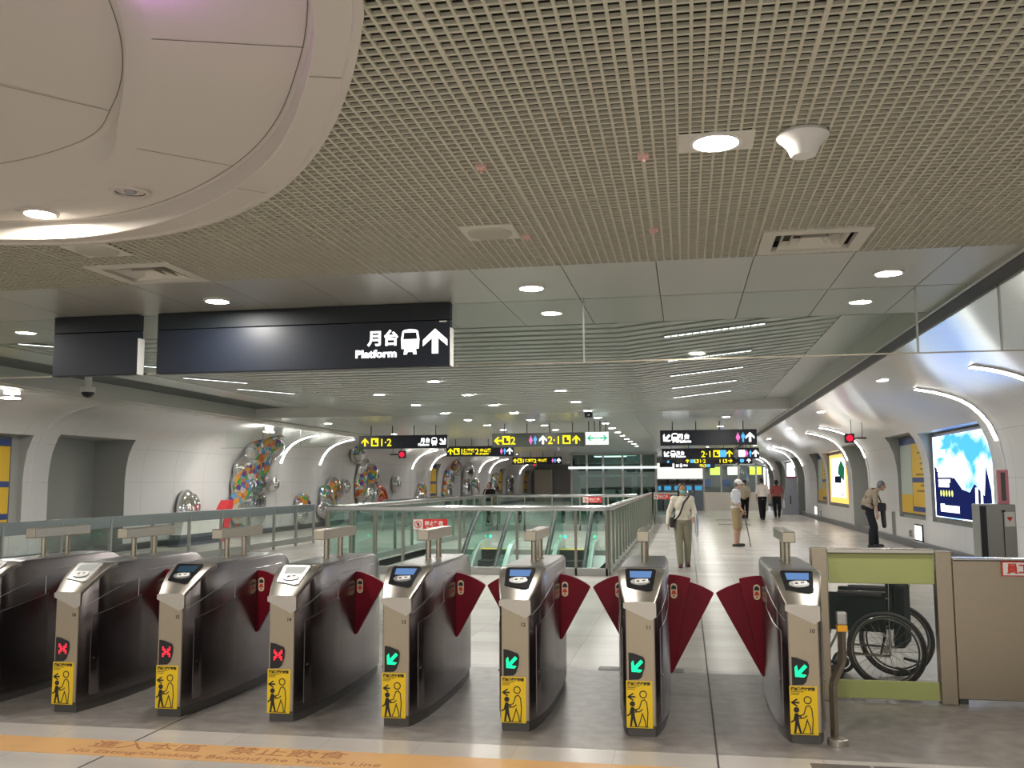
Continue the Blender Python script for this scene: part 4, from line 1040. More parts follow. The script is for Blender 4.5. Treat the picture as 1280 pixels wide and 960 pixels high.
def alarm(x, y, z, sgn, top, label):
    t = thing('warning_lamp', label, 'warning light', (x, y, z))
    MB().box((-.12, -.05, -.12), (.12, .07, .12), .012).build('case', BLACKM, t)
    MB().cyl((0, -.05, 0), (0, -.066, 0), .085, 20).build('red_lens', emission('alarm_red', (1, .02, .06), .9), t)
    MB().box((min(.12*sgn, .42*sgn), -.02, -.02), (max(.12*sgn, .42*sgn), .02, .02)).build('arm', BLACKM, t)
    for dx in (.05, .32): MB().cyl((dx*sgn, .01, .02), (dx*sgn, .01, top-z+.06), .008, 6).build('rod', GRAPH, t)
alarm(4.25, 26.0, 2.71, 1, 3.24, 'red warning lamp on black arm hanging by the poster wall')
alarm(-9.13, 30.0, 2.53, -1, 3.2, 'red warning lamp on black arm hanging on the sculpture side')
alarm(-8.2, 52.0, 2.6, -1, 3.0, 'small far red warning lamp near the cream end wall')
# hanging glass curtain at the sculpture side
t = thing('glass_curtain', 'clear glass smoke curtain under the soffit before the big sculpture', 'glass screen', (0, 24.6, 0))
MB().box((-12.6, -.006, 2.60), (-9.35, .006, 3.17)).build('pane', GLASS, t); MB().box((-12.75, -.01, 2.585), (-9.35, .01, 2.60)).build('bottom_edge', STEEL_RAIL, t)
for x in (-11.5, -10.4): MB().box((x-.006, -.008, 2.6), (x+.006, .008, 3.17)).build('joint_strip', STEEL_RAIL, t)
#@@PART4
# ------------------------------------------------------------------ chrome sculptures on the curved wall
def chrome_mat(name, scale, amount, seed):
    m = bpy.data.materials.new(name); m.use_nodes = True; nt = m.node_tree; b = nt.nodes['Principled BSDF']; N = nt.nodes.new; L = nt.links.new
    tc = N('ShaderNodeTexCoord'); vr = N('ShaderNodeTexVoronoi'); vr.inputs['Scale'].default_value = scale
    wn = N('ShaderNodeTexNoise'); wn.inputs['Scale'].default_value = 3; wm = N('ShaderNodeMix'); wm.data_type = 'RGBA'; wm.inputs['Factor'].default_value = .12
    L(tc.outputs['Object'], wn.inputs['Vector']); L(tc.outputs['Object'], wm.inputs['A']); L(wn.outputs['Color'], wm.inputs['B']); L(wm.outputs['Result'], vr.inputs['Vector'])
    sp = N('ShaderNodeSeparateColor'); L(vr.outputs['Color'], sp.inputs[0])
    cr = N('ShaderNodeValToRGB'); cr.color_ramp.interpolation = 'CONSTANT'
    cols = [(.05, .20, .38), (.58, .25, .04), (.06, .30, .06), (.45, .30, .06), (.13, .05, .22), (.10, .28, .44), (.50, .11, .04), (.5, .47, .42)]
    el = cr.color_ramp.elements
    while len(el) < len(cols): el.new(0.5)
    for i, c in enumerate(cols): el[i].position = i/len(cols); el[i].color = (*c, 1)
    L(sp.outputs[0], cr.inputs[0])
    n2 = N('ShaderNodeTexNoise'); n2.inputs['Scale'].default_value = .9; n2.inputs['Detail'].default_value = 1; n2.noise_dimensions = '4D'; n2.inputs['W'].default_value = seed
    L(tc.outputs['Object'], n2.inputs['Vector'])
    g = N('ShaderNodeMath'); g.operation = 'GREATER_THAN'; g.inputs[1].default_value = 1-amount; L(n2.outputs['Fac'], g.inputs[0])
    g2 = N('ShaderNodeMath'); g2.operation = 'GREATER_THAN'; g2.inputs[1].default_value = .16; L(sp.outputs[1], g2.inputs[0])
    mm = N('ShaderNodeMath'); mm.operation = 'MULTIPLY'; L(g.outputs[0], mm.inputs[0]); L(g2.outputs[0], mm.inputs[1])
    mx = N('ShaderNodeMix'); mx.data_type = 'RGBA'; mx.inputs['A'].default_value = (.72, .72, .72, 1); L(cr.outputs[0], mx.inputs['B']); L(mm.outputs[0], mx.inputs['Factor']); L(mx.outputs['Result'], b.inputs['Base Color'])
    iv = N('ShaderNodeMath'); iv.operation = 'SUBTRACT'; iv.inputs[0].default_value = 1; L(mm.outputs[0], iv.inputs[1]); L(iv.outputs[0], b.inputs['Metallic'])
    b.inputs['Roughness'].default_value = .07
    bn = N('ShaderNodeTexNoise'); bn.inputs['Scale'].default_value = 3.5; bp = N('ShaderNodeBump'); bp.inputs['Strength'].default_value = .35; bp.inputs['Distance'].default_value = .12
    L(tc.outputs['Object'], bn.inputs['Vector']); L(bn.outputs['Fac'], bp.inputs['Height']); L(bp.outputs['Normal'], b.inputs['Normal'])
    return m
def sculpt(label, blobs, mat, vox=.05, extra=None):
    """blobs: (y, z, ry, rz, tilt) flattened against the wall"""
    y0 = sum(b[0] for b in blobs)/len(blobs); zb = min(b[1] for b in blobs)
    mb = MB()
    for b in blobs:
        y, z, ry, rz = b[:4]; tl = b[4] if len(b) > 4 else 0
        lean = math.atan2(vo(min(z+.1, 3.1))-vo(max(z-.1, 0)), .2)
        R_ = Matrix.Rotation(lean, 3, 'Y') @ Matrix.Rotation(tl, 3, 'X')
        mb.ell((vo(min(z, 3.1))+.14, y-y0, z-zb), (min(.30, .12+.28*min(ry, rz)), ry, rz), 20, 12, rot=R_)
    o = remeshed(mb, 'chrome_sculpture', mat, vox, None, 6, (XL, y0, zb))
    for v in o.data.vertices: v.co.x = max(v.co.x, vo(min(max(v.co.z+zb, 0), 3.2))+.004)
    return tag(o, label, 'sculpture')
CH1 = chrome_mat('chrome_mosaic', 7.5, .52, 1.0); CH0 = principled('chrome', (.74, .74, .74), .06, 1, bump=(3.0, .5, (1, 1, 1))); CH2 = chrome_mat('chrome_mosaic_small', 7.5, .44, 4.3)
sculpt('largest chrome sculpture with a colourful flower mosaic, before the fence', [(28.6, 2.78, .9, .38, -.25), (28.1, 2.5, 1.15, .5, -.15), (27.8, 2.05, 1.25, .55), (27.65, 1.55, 1.15, .6), (27.6, 1.0, 1.2, .6), (27.7, .6, 1.1, .42)], CH1)
sculpt('round chrome sculpture low on the wall nearest the gates', [(23.9, .85, .42, .62), (24.2, .95, .32, .42), (23.75, .5, .3, .35)], CH0, .035)
sculpt('small plain chrome oval beside the largest sculpture', [(29.4, 1.56, .36, .24, .3)], CH0, .03)
sculpt('low chrome bean standing on the plinth after the largest sculpture', [(31.9, .85, .55, .42), (31.8, .45, .4, .3)], CH2, .035)
sculpt('wedge shaped chrome sculpture with orange and green patches', [(34.9, 1.35, .6, .5, -.3), (34.3, 1.0, .8, .5, -.4), (34.2, .6, .9, .4)], CH2)
sculpt('small upright chrome oval after the wedge sculpture', [(36.25, 1.47, .24, .28)], CH0, .03)
sculpt('tilted chrome and orange disc high under the soffit', [(36.8, 2.75, 1.15, .36, -.25)], CH2)
s = sculpt('twin lobed chrome sculpture with red curved bands', [(38.1, 2.2, .5, .5), (38.0, 1.5, .5, .8), (39.4, 1.9, .6, .55), (39.3, 1.1, .7, .7), (38.7, .6, 1.1, .45)], CH1)
for r_ in (.95, .70, .45):
    mb = MB(); mb.tube([(.30, 1.35+r_*math.cos(a), -.1+r_*math.sin(a)) for a in [PI*k/14 for k in range(15)]], .10, 8); mb.build('red_band' if r_ != .7 else 'orange_band', principled('sculpt_red', (.55, .03, .02), .25) if r_ != .7 else principled('sculpt_orange', (.75, .22, .05), .25), s, smooth=True)
sculpt('plain chrome oval alone on the wall after the red banded sculpture', [(42.9, 1.55, .42, .40)], CH0, .035)
sculpt('pointed chrome mound before the second map board', [(47.2, .7, .9, .5), (47.3, 1.2, .45, .45)], CH2)
sculpt('tall leaning chrome loop just past the second map board', [(52.5, 1.0, .7, .7), (52.9, 1.8, .8, .7), (54.3, 2.5, 1.2, .45, -.3)], CH1)
sculpt('tall chrome bulb between two leaning sculptures', [(57.6, 2.2, 1.0, .65), (57.2, 1.3, .6, .8), (57.0, .7, .5, .4)], CH0)
sculpt('narrow chrome sculpture beyond the tall bulb', [(60.0, 1.3, .7, .65), (60.2, .8, .5, .4)], CH2)
sculpt('far chrome sculpture with an orange disc above it', [(66.5, 1.8, .9, .55), (66.4, 1.1, .9, .7)], CH2)
sculpt('far plain chrome cluster near the end of the wall', [(72.5, 1.7, 1.1, .5), (72.2, 1.0, .9, .6)], CH0)
t = thing('display_stand', 'white slanted display stand with red edge behind the fence', 'display stand', (-12.7, 24.1, 0), PI/2)
MB().prism([(-1.6, .3), (.6, .3), (.72, .88), (-1.4, .88)], .25).build('white_board', WHITE, t)
MB().prism([(.6, 0), (.92, 0), (1.25, 1.14), (1.02, 1.14), (.74, .88)], .28).build('red_edge', principled('stand_red', (.55, .02, .03), .35), t)
MB().prism([(-1.7, 0), (.6, 0), (.6, .3), (-1.62, .3)], .3).build('dark_base', principled('stand_navy', (.02, .03, .06), .4), t)

# ------------------------------------------------------------------ boards and lightboxes
FRAMEK = principled('frame_dark', (.10, .10, .11), .35, .4)
MAPY = principled('map_yellow', (.80, .50, .02), .4); MAPG = principled('map_pale', (.50, .58, .52), .4); MAPB = principled('map_blue', (.02, .05, .22), .4)
def board(side, y0, y1, z0, z1, label, split=True):
    """information board standing in a wall niche; faces the hall"""
    w = XR+.10 if side > 0 else XL-.10
    t = thing('map_board', label, 'notice board', (w, (y0+y1)/2, z0)); W = y1-y0; h = z1-z0; sx = -side
    def face(nm, a, b, c, d, mat, e=.052, parent=t): return MB().box((sx*.03, a, b), (sx*e, c, d)).build(nm, mat, parent)
    MB().box((0, -W/2, 0), (sx*.05, W/2, h), .008).build('frame', FRAMEK, t)
    m_ = W*.5
    if split:
        face('map_panel', .02-0 if False else .03, .05, W/2-.04, h-.2, MAPG); g = face('yellow_key', .03, .05, W/2-.04, h*.26, MAPY, .056)
    y_ = face('yellow_list', -W/2+.04, .05, (.0 if split else W/2-.04), h-.2, MAPY)
    face('header', -W/2+.04, h-.18, W/2-.04, h-.05, MAPB)
    for z in (.10, .62*h*.5+.2): face('blue_bar', -W/2+.045, z, (-.01 if split else W/2-.045), z+.12, MAPB, .055, y_)
    mb = MB()
    random.seed(int(y0*10))
    for k in range(9):
        z = h-.32-.13*k
        if z < .32: break
        mb.box((sx*.05, -W/2+.1, z), (sx*.0545, -W/2+.1+W*(.12+.2*random.random()), z+.04))
    mb.build('printed_lines', principled('print_brown', (.22, .14, .03), .5), y_)
    return t
board(1, 23.55, 26.10, .75, 2.69, 'yellow and pale green map board next to the blue lightbox')
board(1, 39.2, 41.75, .75, 2.69, 'farther yellow map board past the orange bordered lightbox')
board(-1, 15.2, 17.25, .80, 2.58, 'yellow notice board on the sculpture side nearest the gates', split=False)
board(-1, 49.55, 50.95, .8, 2.58, 'narrow yellow notice board between chrome sculptures, middle one', split=False)
board(-1, 68.4, 70.0, .8, 2.6, 'far yellow notice board between chrome sculptures', split=False)
board(-1, 79.6, 81.6, .8, 2.6, 'farthest yellow notice board beside the cream end wall', split=False)
def poster_mat(name, c1, c2, c3, strength, scale):
    m = bpy.data.materials.new(name); m.use_nodes = True; nt = m.node_tree; nt.nodes.clear(); N = nt.nodes.new; L = nt.links.new
    tc = N('ShaderNodeTexCoord'); mp = N('ShaderNodeMapping'); mp.inputs['Scale'].default_value = scale; n = N('ShaderNodeTexNoise'); n.inputs['Scale'].default_value = 1; n.inputs['Detail'].default_value = 4
    cr = N('ShaderNodeValToRGB'); e = N('ShaderNodeEmission'); o = N('ShaderNodeOutputMaterial'); e.inputs['Strength'].default_value = strength
    el = cr.color_ramp.elements; el[0].position = .37; el[0].color = (*c1, 1); el[1].position = .56; el[1].color = (*c3, 1); x = el.new(.46); x.color = (*c2, 1)
    L(tc.outputs['Object'], mp.inputs[0]); L(mp.outputs[0], n.inputs['Vector']); L(n.outputs['Fac'], cr.inputs[0]); L(cr.outputs[0], e.inputs['Color']); L(e.outputs[0], o.inputs[0])
    return m
def lightbox(y0, y1, z0, z1, label, mat, deco):
    t = thing('lightbox', label, 'lit poster', (XR+.10, (y0+y1)/2, z0)); W = y1-y0; h = z1-z0
    MB().box((0, -W/2, 0), (-.07, W/2, h), .008).build('frame', STEEL_RAIL, t)
    p = MB().box((-.05, -W/2+.06, .06), (-.074, W/2-.06, h-.06)).build('poster', mat, t)
    deco(p, W, h); return t
def pp(poly, mat, parent, x=-.0745, name='printed_shape'):
    """poly in (y', z); y' grows towards the viewer's right (towards the gates)"""
    mb = MB(); mb.xf = Matrix.Translation((x, 0, 0)) @ Matrix.Rotation(-PI/2, 4, 'Z'); mb.prism(poly, -.0012); return mb.build(name, mat, parent)
NAVY_E = emission('poster_navy', (.02, .03, .16), .5); W_E = emission('poster_white', (.95, .97, 1), 2.2); Y_E = emission('poster_yellow', (.7, .75, .2), 1.2); G_E = emission('poster_green', (.02, .16, .08), .8); O_E = emission('poster_orange', (1, .50, .12), 1.3); K_E = emission('poster_ink', (.02, .03, .06), .4)
def deco_blue(p, W, h):
    pp([(-W*.47, .08), (W*.46, .08), (W*.46, h*.35), (W*.40, h*.60), (W*.36, h*.30), (W*.22, h*.42), (W*.14, h*.33), (W*.02, h*.36), (-W*.1, h*.48), (-W*.25, h*.5), (-W*.47, h*.62)], NAVY_E, p, name='city_shape')
    mb = MB(); mb.xf = Matrix.Translation((-.076, 0, 0)) @ Matrix.Rotation(-PI/2, 4, 'Z')
    for z, a, b, t_ in ((.56, -.42, -.12, .05), (.49, -.40, -.10, .06), (.43, -.40, -.18, .04), (.38, -.40, -.2, .04), (.72, -.42, -.24, .09), (.17, -.38, -.30, .02), (.10, -.38, -.04, .075)):
        mb.prism([(W*a, h*z), (W*b, h*z), (W*b, h*(z+t_)), (W*a, h*(z+t_))], -.001)
    mb.prism([(W*.22, h*.06), (W*.26, h*.06), (W*.27, h*.38), (W*.23, h*.38)], -.001); mb.prism([(W*.30, h*.06), (W*.33, h*.06), (W*.34, h*.38), (W*.31, h*.38)], -.001)
    mb.build('printed_text', W_E, p)
    mb = MB(); mb.xf = Matrix.Translation((-.076, 0, 0)) @ Matrix.Rotation(-PI/2, 4, 'Z')
    for k in range(5): mb.prism(circle2(.07, (-W*.36+.22*k, h*.31), 12), -.001)
    mb.build('yellow_dots', Y_E, p)
lightbox(18.45, 22.7, .74, 2.62, 'large bright blue and white lightbox poster nearest the steel barrier', poster_mat('poster_sky', (.04, .22, .85), (.50, .74, 1), (1, 1, 1), 2.3, (1, .5, .9)), deco_blue)
def deco_train(p, W, h):
    pp([(-W*.38, h*.14), (W*.38, h*.14), (W*.38, h*.9), (-W*.38, h*.9)], emission('poster_cream', (1, .98, .92), 1.9), p, name='white_field')
    pp([(-.02*W, h*.6), (W*.3, h*.45), (W*.34, h*.7), (W*.26, h*.78), (W*.16, h*.85), (W*.02, h*.72)], G_E, p, -.0765, 'green_shape')
    mb = MB(); mb.xf = Matrix.Translation((-.0765, 0, 0)) @ Matrix.Rotation(-PI/2, 4, 'Z')
    for k in range(6): mb.prism([(W*(-.26+.1*k), h*.16), (W*(-.22+.1*k), h*.16), (W*(-.05+.05*k), h*.42), (W*(-.07+.05*k), h*.42)], -.001)
    mb.prism([(-W*.2, h*.42), (W*.16, h*.42), (W*.16, h*.55), (-W*.2, h*.55)], -.001); mb.build('ink_print', K_E, p)
lightbox(34.1, 38.3, .74, 2.62, 'orange bordered lightbox poster with green shape and dark tracks', O_E, deco_train)
def deco_far(p, W, h): pp([(-W*.4, h*.1), (W*.1, h*.1), (W*.1, h*.3), (-W*.4, h*.3)], emission('poster_paleblue', (.5, .75, 1), 1.5), p, name='blue_field')
lightbox(49.75, 54.0, .74, 2.62, 'far bright white lightbox poster beyond the walking pair', emission('poster_farwhite', (.92, .96, 1), 2.4), deco_far)
lightbox(65.4, 69.7, .74, 2.62, 'farthest bright white lightbox poster on the poster wall', emission('poster_farwhite', (.92, .96, 1), 2.4), deco_far)
for y0, y1, lb in ((23.75, 24.5, 'small lit white panel low on the wall under the nearer map board'), (41.85, 42.6, 'small lit white panel low on the wall under the farther map board')):
    t = thing('floor_level_light', lb, 'wall light', (XR, (y0+y1)/2, .16))
    MB().box((.02, -.38, 0), (-.03, .38, .40), .006).build('frame', BLACKM, t); MB().box((0, -.33, .035), (-.034, .33, .365)).build('lit_face', emission('panel_white', (1, .98, .95), 2.2), t)
for y, w, h, z, lb in ((26.9, .34, .62, .17, 'grey louvred grille low on the poster wall by the stooping man'), (25.0, .28, .16, .22, 'small dark socket box below the nearer map board'), (40.9, .3, .2, .2, 'small dark socket box below the farther map board')):
    t = thing('wall_grille', lb, 'grille', (XR, y, z)); MB().box((.02, -w/2, 0), (-.025, w/2, h), .004).build('frame', STEEL_GREY, t)
    mb = MB(); n = int(h/.04)
    for k in range(n): mb.box((-.02, -w/2+.03, .02+.04*k), (-.030, w/2-.03, .035+.04*k))
    mb.build('slats', GRAPH, t)
t = thing('pillar_cabinet', 'grey tapered cabinet with red top plate standing at the poster wall', 'cabinet', (4.95, 47.6, 0))
MB().prism([(-.42, 0), (.42, 0), (.30, 1.75), (-.1, 1.75)], .5).build('body', principled('cab_grey', (.30, .31, .36), .4), t); MB().box((-.12, -.02, 1.75), (.32, .5, 1.83)).build('top_plate', principled('cab_red', (.35, .03, .10), .4), t)
MB().box((-.02, -.012, .5), (.03, .002, .9)).build('handle', BLACKM, t)

# ------------------------------------------------------------------ lift shaft
t = thing('lift_shaft', 'glass lift shaft with white steel frame in the middle of the hall', 'lift', (-5.5, 46.5, 0)); LW = 4.1
FRW = principled('lift_frame', (.82, .86, .84), .35); LG = clear_glass('lift_glass', (.45, .62, .58), .10)
for x in (0, .75, 1.55, 2.5, 3.4, LW): MB().box((x-.05, -.05, 0), (x+.05, .05, 3.0)).build('post', FRW if x not in (0, LW) else STEEL_GREY, t)
MB().box((-.15, -.12, 2.24), (LW+.1, .12, 2.36)).build('light_beam', emission('lift_beam_light', (.92, 1, .97), .75), t); MB().box((.3, .6, 1.86), (LW-.4, .7, 1.94)).build('inner_beam', FRW, t); MB().box((-.1, -.08, 2.92), (LW+.1, .08, 3.0)).build('top_beam', STEEL_GREY, t)
for x0, x1 in ((0, .75), (.75, 1.55), (1.55, 2.5), (2.5, 3.4), (3.4, LW)):
    MB().box((x0+.05, -.01, .05), (x1-.05, .01, 2.24)).build('glass_pane', LG, t); MB().box((x0+.05, -.01, 2.36), (x1-.05, .01, 2.92)).build('glass_pane', LG, t)
for x in (0, LW): MB().box((x-.01, .05, .05), (x+.01, 3.0, 2.95)).build('side_glass', LG, t)
MB().box((.5, .9, .02), (LW-.5, 2.6, 2.5), .02).build('lift_car', principled('lift_car', (.10, .13, .13), .25, .5), t)
MB().box((.05, 3.0, 0), (LW-.05, 3.1, 3.0)).build('back_wall', principled('lift_back', (.07, .10, .10), .4), t)
MB().box((1.0, 1.2, 2.86), (3.1, 1.9, 2.90)).build('shaft_fill_lamp', emission('shaft_fill_lamp', (.9, 1, .97), 5), t)  # glowing panel added to brighten the inside of the lift
for x in (.35, 2.9): MB().box((x, .55, 0), (x+.25, .6, 1.86)).build('guide', FRW, t)
MB().box((2.7, -.02, 2.6), (3.35, -.012, 2.86)).build('sign_plate', principled('lift_teal', (.20, .42, .42), .4), t)

# ------------------------------------------------------------------ far service front
t = thing('service_front', 'stainless and glass service front closing the far end of the walkway', 'counter', (-2.0, 54.2, 0))
MB().box((0, 0, 0), (2.9, .4, 1.05)).build('counter', STEEL_GREY, t); MB().box((-.05, -.05, 1.05), (2.95, .45, 1.10)).build('counter_top', STEEL_RAIL, t)
MB().box((0, .1, 1.75), (2.95, .3, 2.65)).build('lit_fascia', emission('fascia', (1, .98, .94), .75), t); MB().box((0, .06, 1.68), (2.95, .3, 1.76)).build('fascia_edge', STEEL_GREY, t)
for x in (3.0, 3.95, 4.9, 5.85, 6.4): MB().box((x-.05, 0, 0), (x+.05, .15, 2.6)).build('post', STEEL_GREY, t)
MB().box((3.0, -.04, 0), (6.4, .2, 1.0)).build('steel_apron', STEEL, t); MB().box((3.0, 0, 2.5), (6.4, .15, 2.62)).build('head_rail', STEEL_GREY, t)
for x0 in (3.05, 4.0, 4.95): MB().box((x0, .05, 1.0), (x0+.85, .065, 2.5)).build('glass_pane', GLASS, t)
MB().box((3.0, 2.6, 0), (6.4, 2.7, 2.62)).build('back_panel', principled('back_grey', (.35, .36, .36), .5), t)
for i in range(5):
    m_ = thing('ticket_machine', '%s blue screened ticket machine from the lift, along the far counter' % ordw[i], 'ticket machine', (-1.55+.56*i, 53.75, 0), group='ticket machines at the far end')
    MB().box((-.24, 0, 0), (.24, .3, 1.45), .02).build('body', principled('machine_grey', (.14, .16, .18), .4), m_)
    MB().box((-.19, -.01, 1.12), (.19, 0, 1.36)).build('screen', emission('machine_blue', (.05, .25, .55) if i % 2 else (.10, .42, .62), .75) if False else emission('machine_blue', (.06, .32, .55), .8), m_)
    MB().box((-.07, .05, 1.45), (.07, .2, 1.72), .01).build('head', BLACKM, m_)
for x, c, lb in ((1.75, (.55, .95, .12), 'yellow green lit poster over the far counter, nearest the ticket machines'), (2.75, (.85, 1, .75), 'white and green lit poster over the far counter, middle one'), (4.0, (.60, .9, .05), 'yellow green lit poster over the far counter, nearest the poster wall')):
    m_ = thing('lit_poster', lb, 'lit poster', (x, 56.7, 1.95)); MB().box((-.36, 0, 0), (.36, .05, .52)).build('frame', STEEL_GREY, m_); MB().box((-.33, -.01, .03), (.33, 0, .49)).build('face', emission('poster_%d' % int(x*100), c, 1.3), m_)
for x, lb in ((1.25, 'blue notice panel under the first yellow green poster'), (2.35, 'blue notice panel under the white and green poster')):
    m_ = thing('notice_panel', lb, 'notice board', (x, 56.6, 1.3)); MB().box((-.22, 0, 0), (.22, .04, .45)).build('frame', STEEL_GREY, m_); MB().box((-.2, -.01, .02), (.2, 0, .43)).build('face', principled('notice_blue', (.05, .18, .55), .4), m_)
t = thing('hanging_screen', 'small black hanging screen with white panel beside the lift', 'screen', (-1.25, 48.0, 2.1)); MB().box((0, 0, .22), (.62, .1, .46), .01).build('black_case', BLACKM, t); MB().box((.1, -.02, .0), (.68, .05, .2)).build('white_panel', emission('scr_white', (1, 1, 1), 1.1), t); MB().cyl((.3, .05, .46), (.3, .05, .9), .02).build('stem', GRAPH, t)
t = thing('cream_door', 'cream panel wall at the far end of the sculpture aisle', 'wall panel', (-13.3, 83.4, 0)); MB().box((.1, 0, 0), (1.6, .1, 2.7)).build('panel', principled('cream_panel', (.80, .72, .58), .5), t); MB().box((1.6, -.03, 0), (1.7, .12, 2.75)).build('edge_post', FRW, t)

# ------------------------------------------------------------------ people
SKIN = principled('skin', (.50, .30, .20), .55); HAIRK = principled('hair_black', (.015, .012, .011), .5); HAIRB = principled('hair_brown', (.05, .022, .015), .5); HAIRG = principled('hair_grey', (.16, .16, .17), .6)
CLOTH = {}
def cloth(n, c): return principled('cloth_'+n, c, .85, spec=.2, noise=(9, .10, (1, 1, 1)))
EYE = principled('eye_dark', (.02, .015, .012), .3); LIPS = principled('lips', (.34, .12, .10), .5)
def person(name, label, loc, rz, Hh, J=None, top=('shirt', (.7, .7, .7)), sleeve='long', bottom=('trousers', (.1, .1, .1)), legs='long', shoe=(.03, .03, .03), hair=HAIRK, hairstyle='short', look=(0, 0), vox=.009, mask=None, cap=None, build=1.0, vest=None):
    """figure facing +y; J overrides joints given for a 1.70 m person"""
    s = Hh/1.70
    D = dict(aR=(.09, 0, .075), aL=(-.09, 0, .075), kR=(.10, .02, .48), kL=(-.10, .02, .48), hR=(.088, 0, .90), hL=(-.088, 0, .90), pel=(0, -.005, .95), wai=(0, 0, 1.09), che=(0, .0, 1.27), nek=(0, -.01, 1.44), hed=(0, .02, 1.585),
             sR=(.175, -.005, 1.385), sL=(-.175, -.005, 1.385), eR=(.225, -.03, 1.11), eL=(-.225, -.03, 1.11), wR=(.235, .05, .87), wL=(-.235, .05, .87), tR=0, tL=0)
    D.update(J or {})
    V = {k: Vector(v)*s for k, v in D.items() if not isinstance(v, (int, float))}
    t = thing(name, label, 'person', loc, rz)
    hm = Matrix.Rotation(look[0], 3, 'Z') @ Matrix.Rotation(look[1], 3, 'X')
    def HP(x, y, z): return V['hed']+hm @ (Vector((x, y, z))*s)
    tdir = (V['nek']-V['pel']).normalized(); trot = Vector((0, 0, 1)).rotation_difference(tdir).to_matrix()
    b_ = build
    def torso(mb, f, lowz=None):
        mb.ell(V['pel'], ((.155*b_+f)*s, (.108*b_+f)*s, (.12+f)*s), rot=trot); mb.ell(V['wai'], ((.132*b_+f)*s, (.096*b_+f)*s, (.15+f)*s), rot=trot); mb.ell(V['che'], ((.155*b_+f)*s, (.105*b_+f)*s, (.165+f*.8)*s), rot=trot)
        for q in ('sR', 'sL'): mb.caps(V['che']+(V['nek']-V['che'])*.45, V[q], (.06+f)*s, (.052+f)*s)
    def leg(mb, q, f, k0=0., k1=1.):
        h, k, a = V['h'+q], V['k'+q], V['a'+q]
        if k1 <= .5:
            e = h+(k-h)*(k1*2); mb.caps(h, e, (.088+f)*s, (.088+f-(.03*k1*2))*s)
            return e
        mb.caps(h, k, (.086+f)*s, (.056+f)*s); c = k+(a-k)*.32+Vector((0, -.012, 0))*s; mb.caps(k, c, (.055+f)*s, (.056+f)*s); mb.caps(c, k+(a-k)*((k1-.5)*2), (.055+f)*s, (.036+f*1.3)*s)
    def foot(mb, q, f):
        a = V['a'+q]; tw = D['t'+q]; d = Vector((math.sin(tw), math.cos(tw), 0)); g = Vector((a.x, a.y, a.z-.045*s)); mb.caps(g-d*.04*s, g+d*.13*s, (.034+f)*s, (.028+f)*s); mb.caps(g+d*.06*s+Vector((d.y, -d.x, 0))*.015*s, g+d*.14*s, (.028+f)*s, (.026+f)*s)
        if f == 0: mb.caps(a+Vector((0, 0, .03))*s, g-d*.01*s, .036*s, .034*s)
    def arm(mb, q, f, frac):
        S_, e, w = V['s'+q], V['e'+q], V['w'+q]
        if frac <= .5: mb.caps(S_, S_+(e-S_)*(frac*2), (.05+f)*s, (.046+f)*s); return
        mb.caps(S_, e, (.047+f)*s, (.038+f)*s); mb.caps(e, e+(w-e)*((frac-.5)*2), (.038+f)*s, (.026+f*1.1)*s)
    def hand(mb, q):
        e, w = V['e'+q], V['w'+q]; d = (w-e).normalized(); side = Vector((0, 1, 0)) if abs(d.y) < .8 else Vector((1, 0, 0)); side = (side-d*side.dot(d)).normalized(); nrm = d.cross(side)
        inw = nrm if (nrm.x < 0) == (q == 'R') else -nrm
        pc = w+d*.045*s; mb.caps(w, pc, .026*s, .024*s)
        for i, (o, L_) in enumerate(((.026, .066), (.009, .074), (-.009, .070), (-.025, .056))):
            k0 = pc+side*o*s+d*.02*s; k1 = k0+d*L_*.5*s+inw*.008*s; k2 = k1+d*L_*.42*s+inw*.024*s
            mb.caps(pc+side*o*.7*s, k0, .015*s, .0105*s); mb.caps(k0, k1, .0105*s, .0098*s, 8); mb.caps(k1, k2, .0098*s, .0085*s, 8)
        th = w+d*.02*s+side*.022*s; mb.caps(th, th+side*.03*s+d*.028*s, .0125*s, .011*s, 8); mb.caps(th+side*.03*s+d*.028*s, th+side*.04*s+d*.058*s+inw*.008*s, .011*s, .009*s, 8)
    mb = MB(); torso(mb, 0)
    for q in 'RL': leg(mb, q, 0); foot(mb, q, 0); arm(mb, q, 0, 1); hand(mb, q)
    mb.caps(V['nek']-tdir*.03*s, V['hed']-hm @ Vector((0, .02, .05))*s, .054*s, .05*s)
    mb.ell(HP(0, -.005, .018), (.075*s, .092*s, .098*s), 18, 12, rot=hm); mb.ell(HP(0, .022, -.045), (.056*s, .062*s, .066*s), 14, 9, rot=hm)
    mb.ell(HP(0, .060, -.088), (.024*s, .022*s, .02*s), rot=hm)                                                                 # chin
    mb.caps(HP(0, .084, .012), HP(0, .104, -.022), .009*s, .014*s, 8); mb.caps(HP(-.03, .080, .022), HP(.03, .080, .022), .012*s, .012*s, 8)   # nose, brow
    for x in (-.076, .076): mb.ell(HP(x, -.005, -.008), (.010*s, .018*s, .03*s), 8, 6, rot=hm)
    body = remeshed(mb, 'body', SKIN, vox*s, t, 3)
    for x in (-.030, .030): MB().ell(HP(x, .0825, .004), (.013*s, .008*s, .006*s), 10, 6, rot=hm).build('eye', EYE, t, smooth='all')
    if not mask: MB().ell(HP(0, .086, -.052), (.024*s, .007*s, .006*s), 10, 6, rot=hm).build('mouth', LIPS, t, smooth='all')
    # clothes
    mb = MB(); torso(mb, .022)
    for q in 'RL': arm(mb, q, .016, {'long': .96, 'short': .40, 'half': .5}[sleeve])
    mb.caps(V['nek']-tdir*.055*s, V['nek']-tdir*.012*s, .066*s, .058*s)
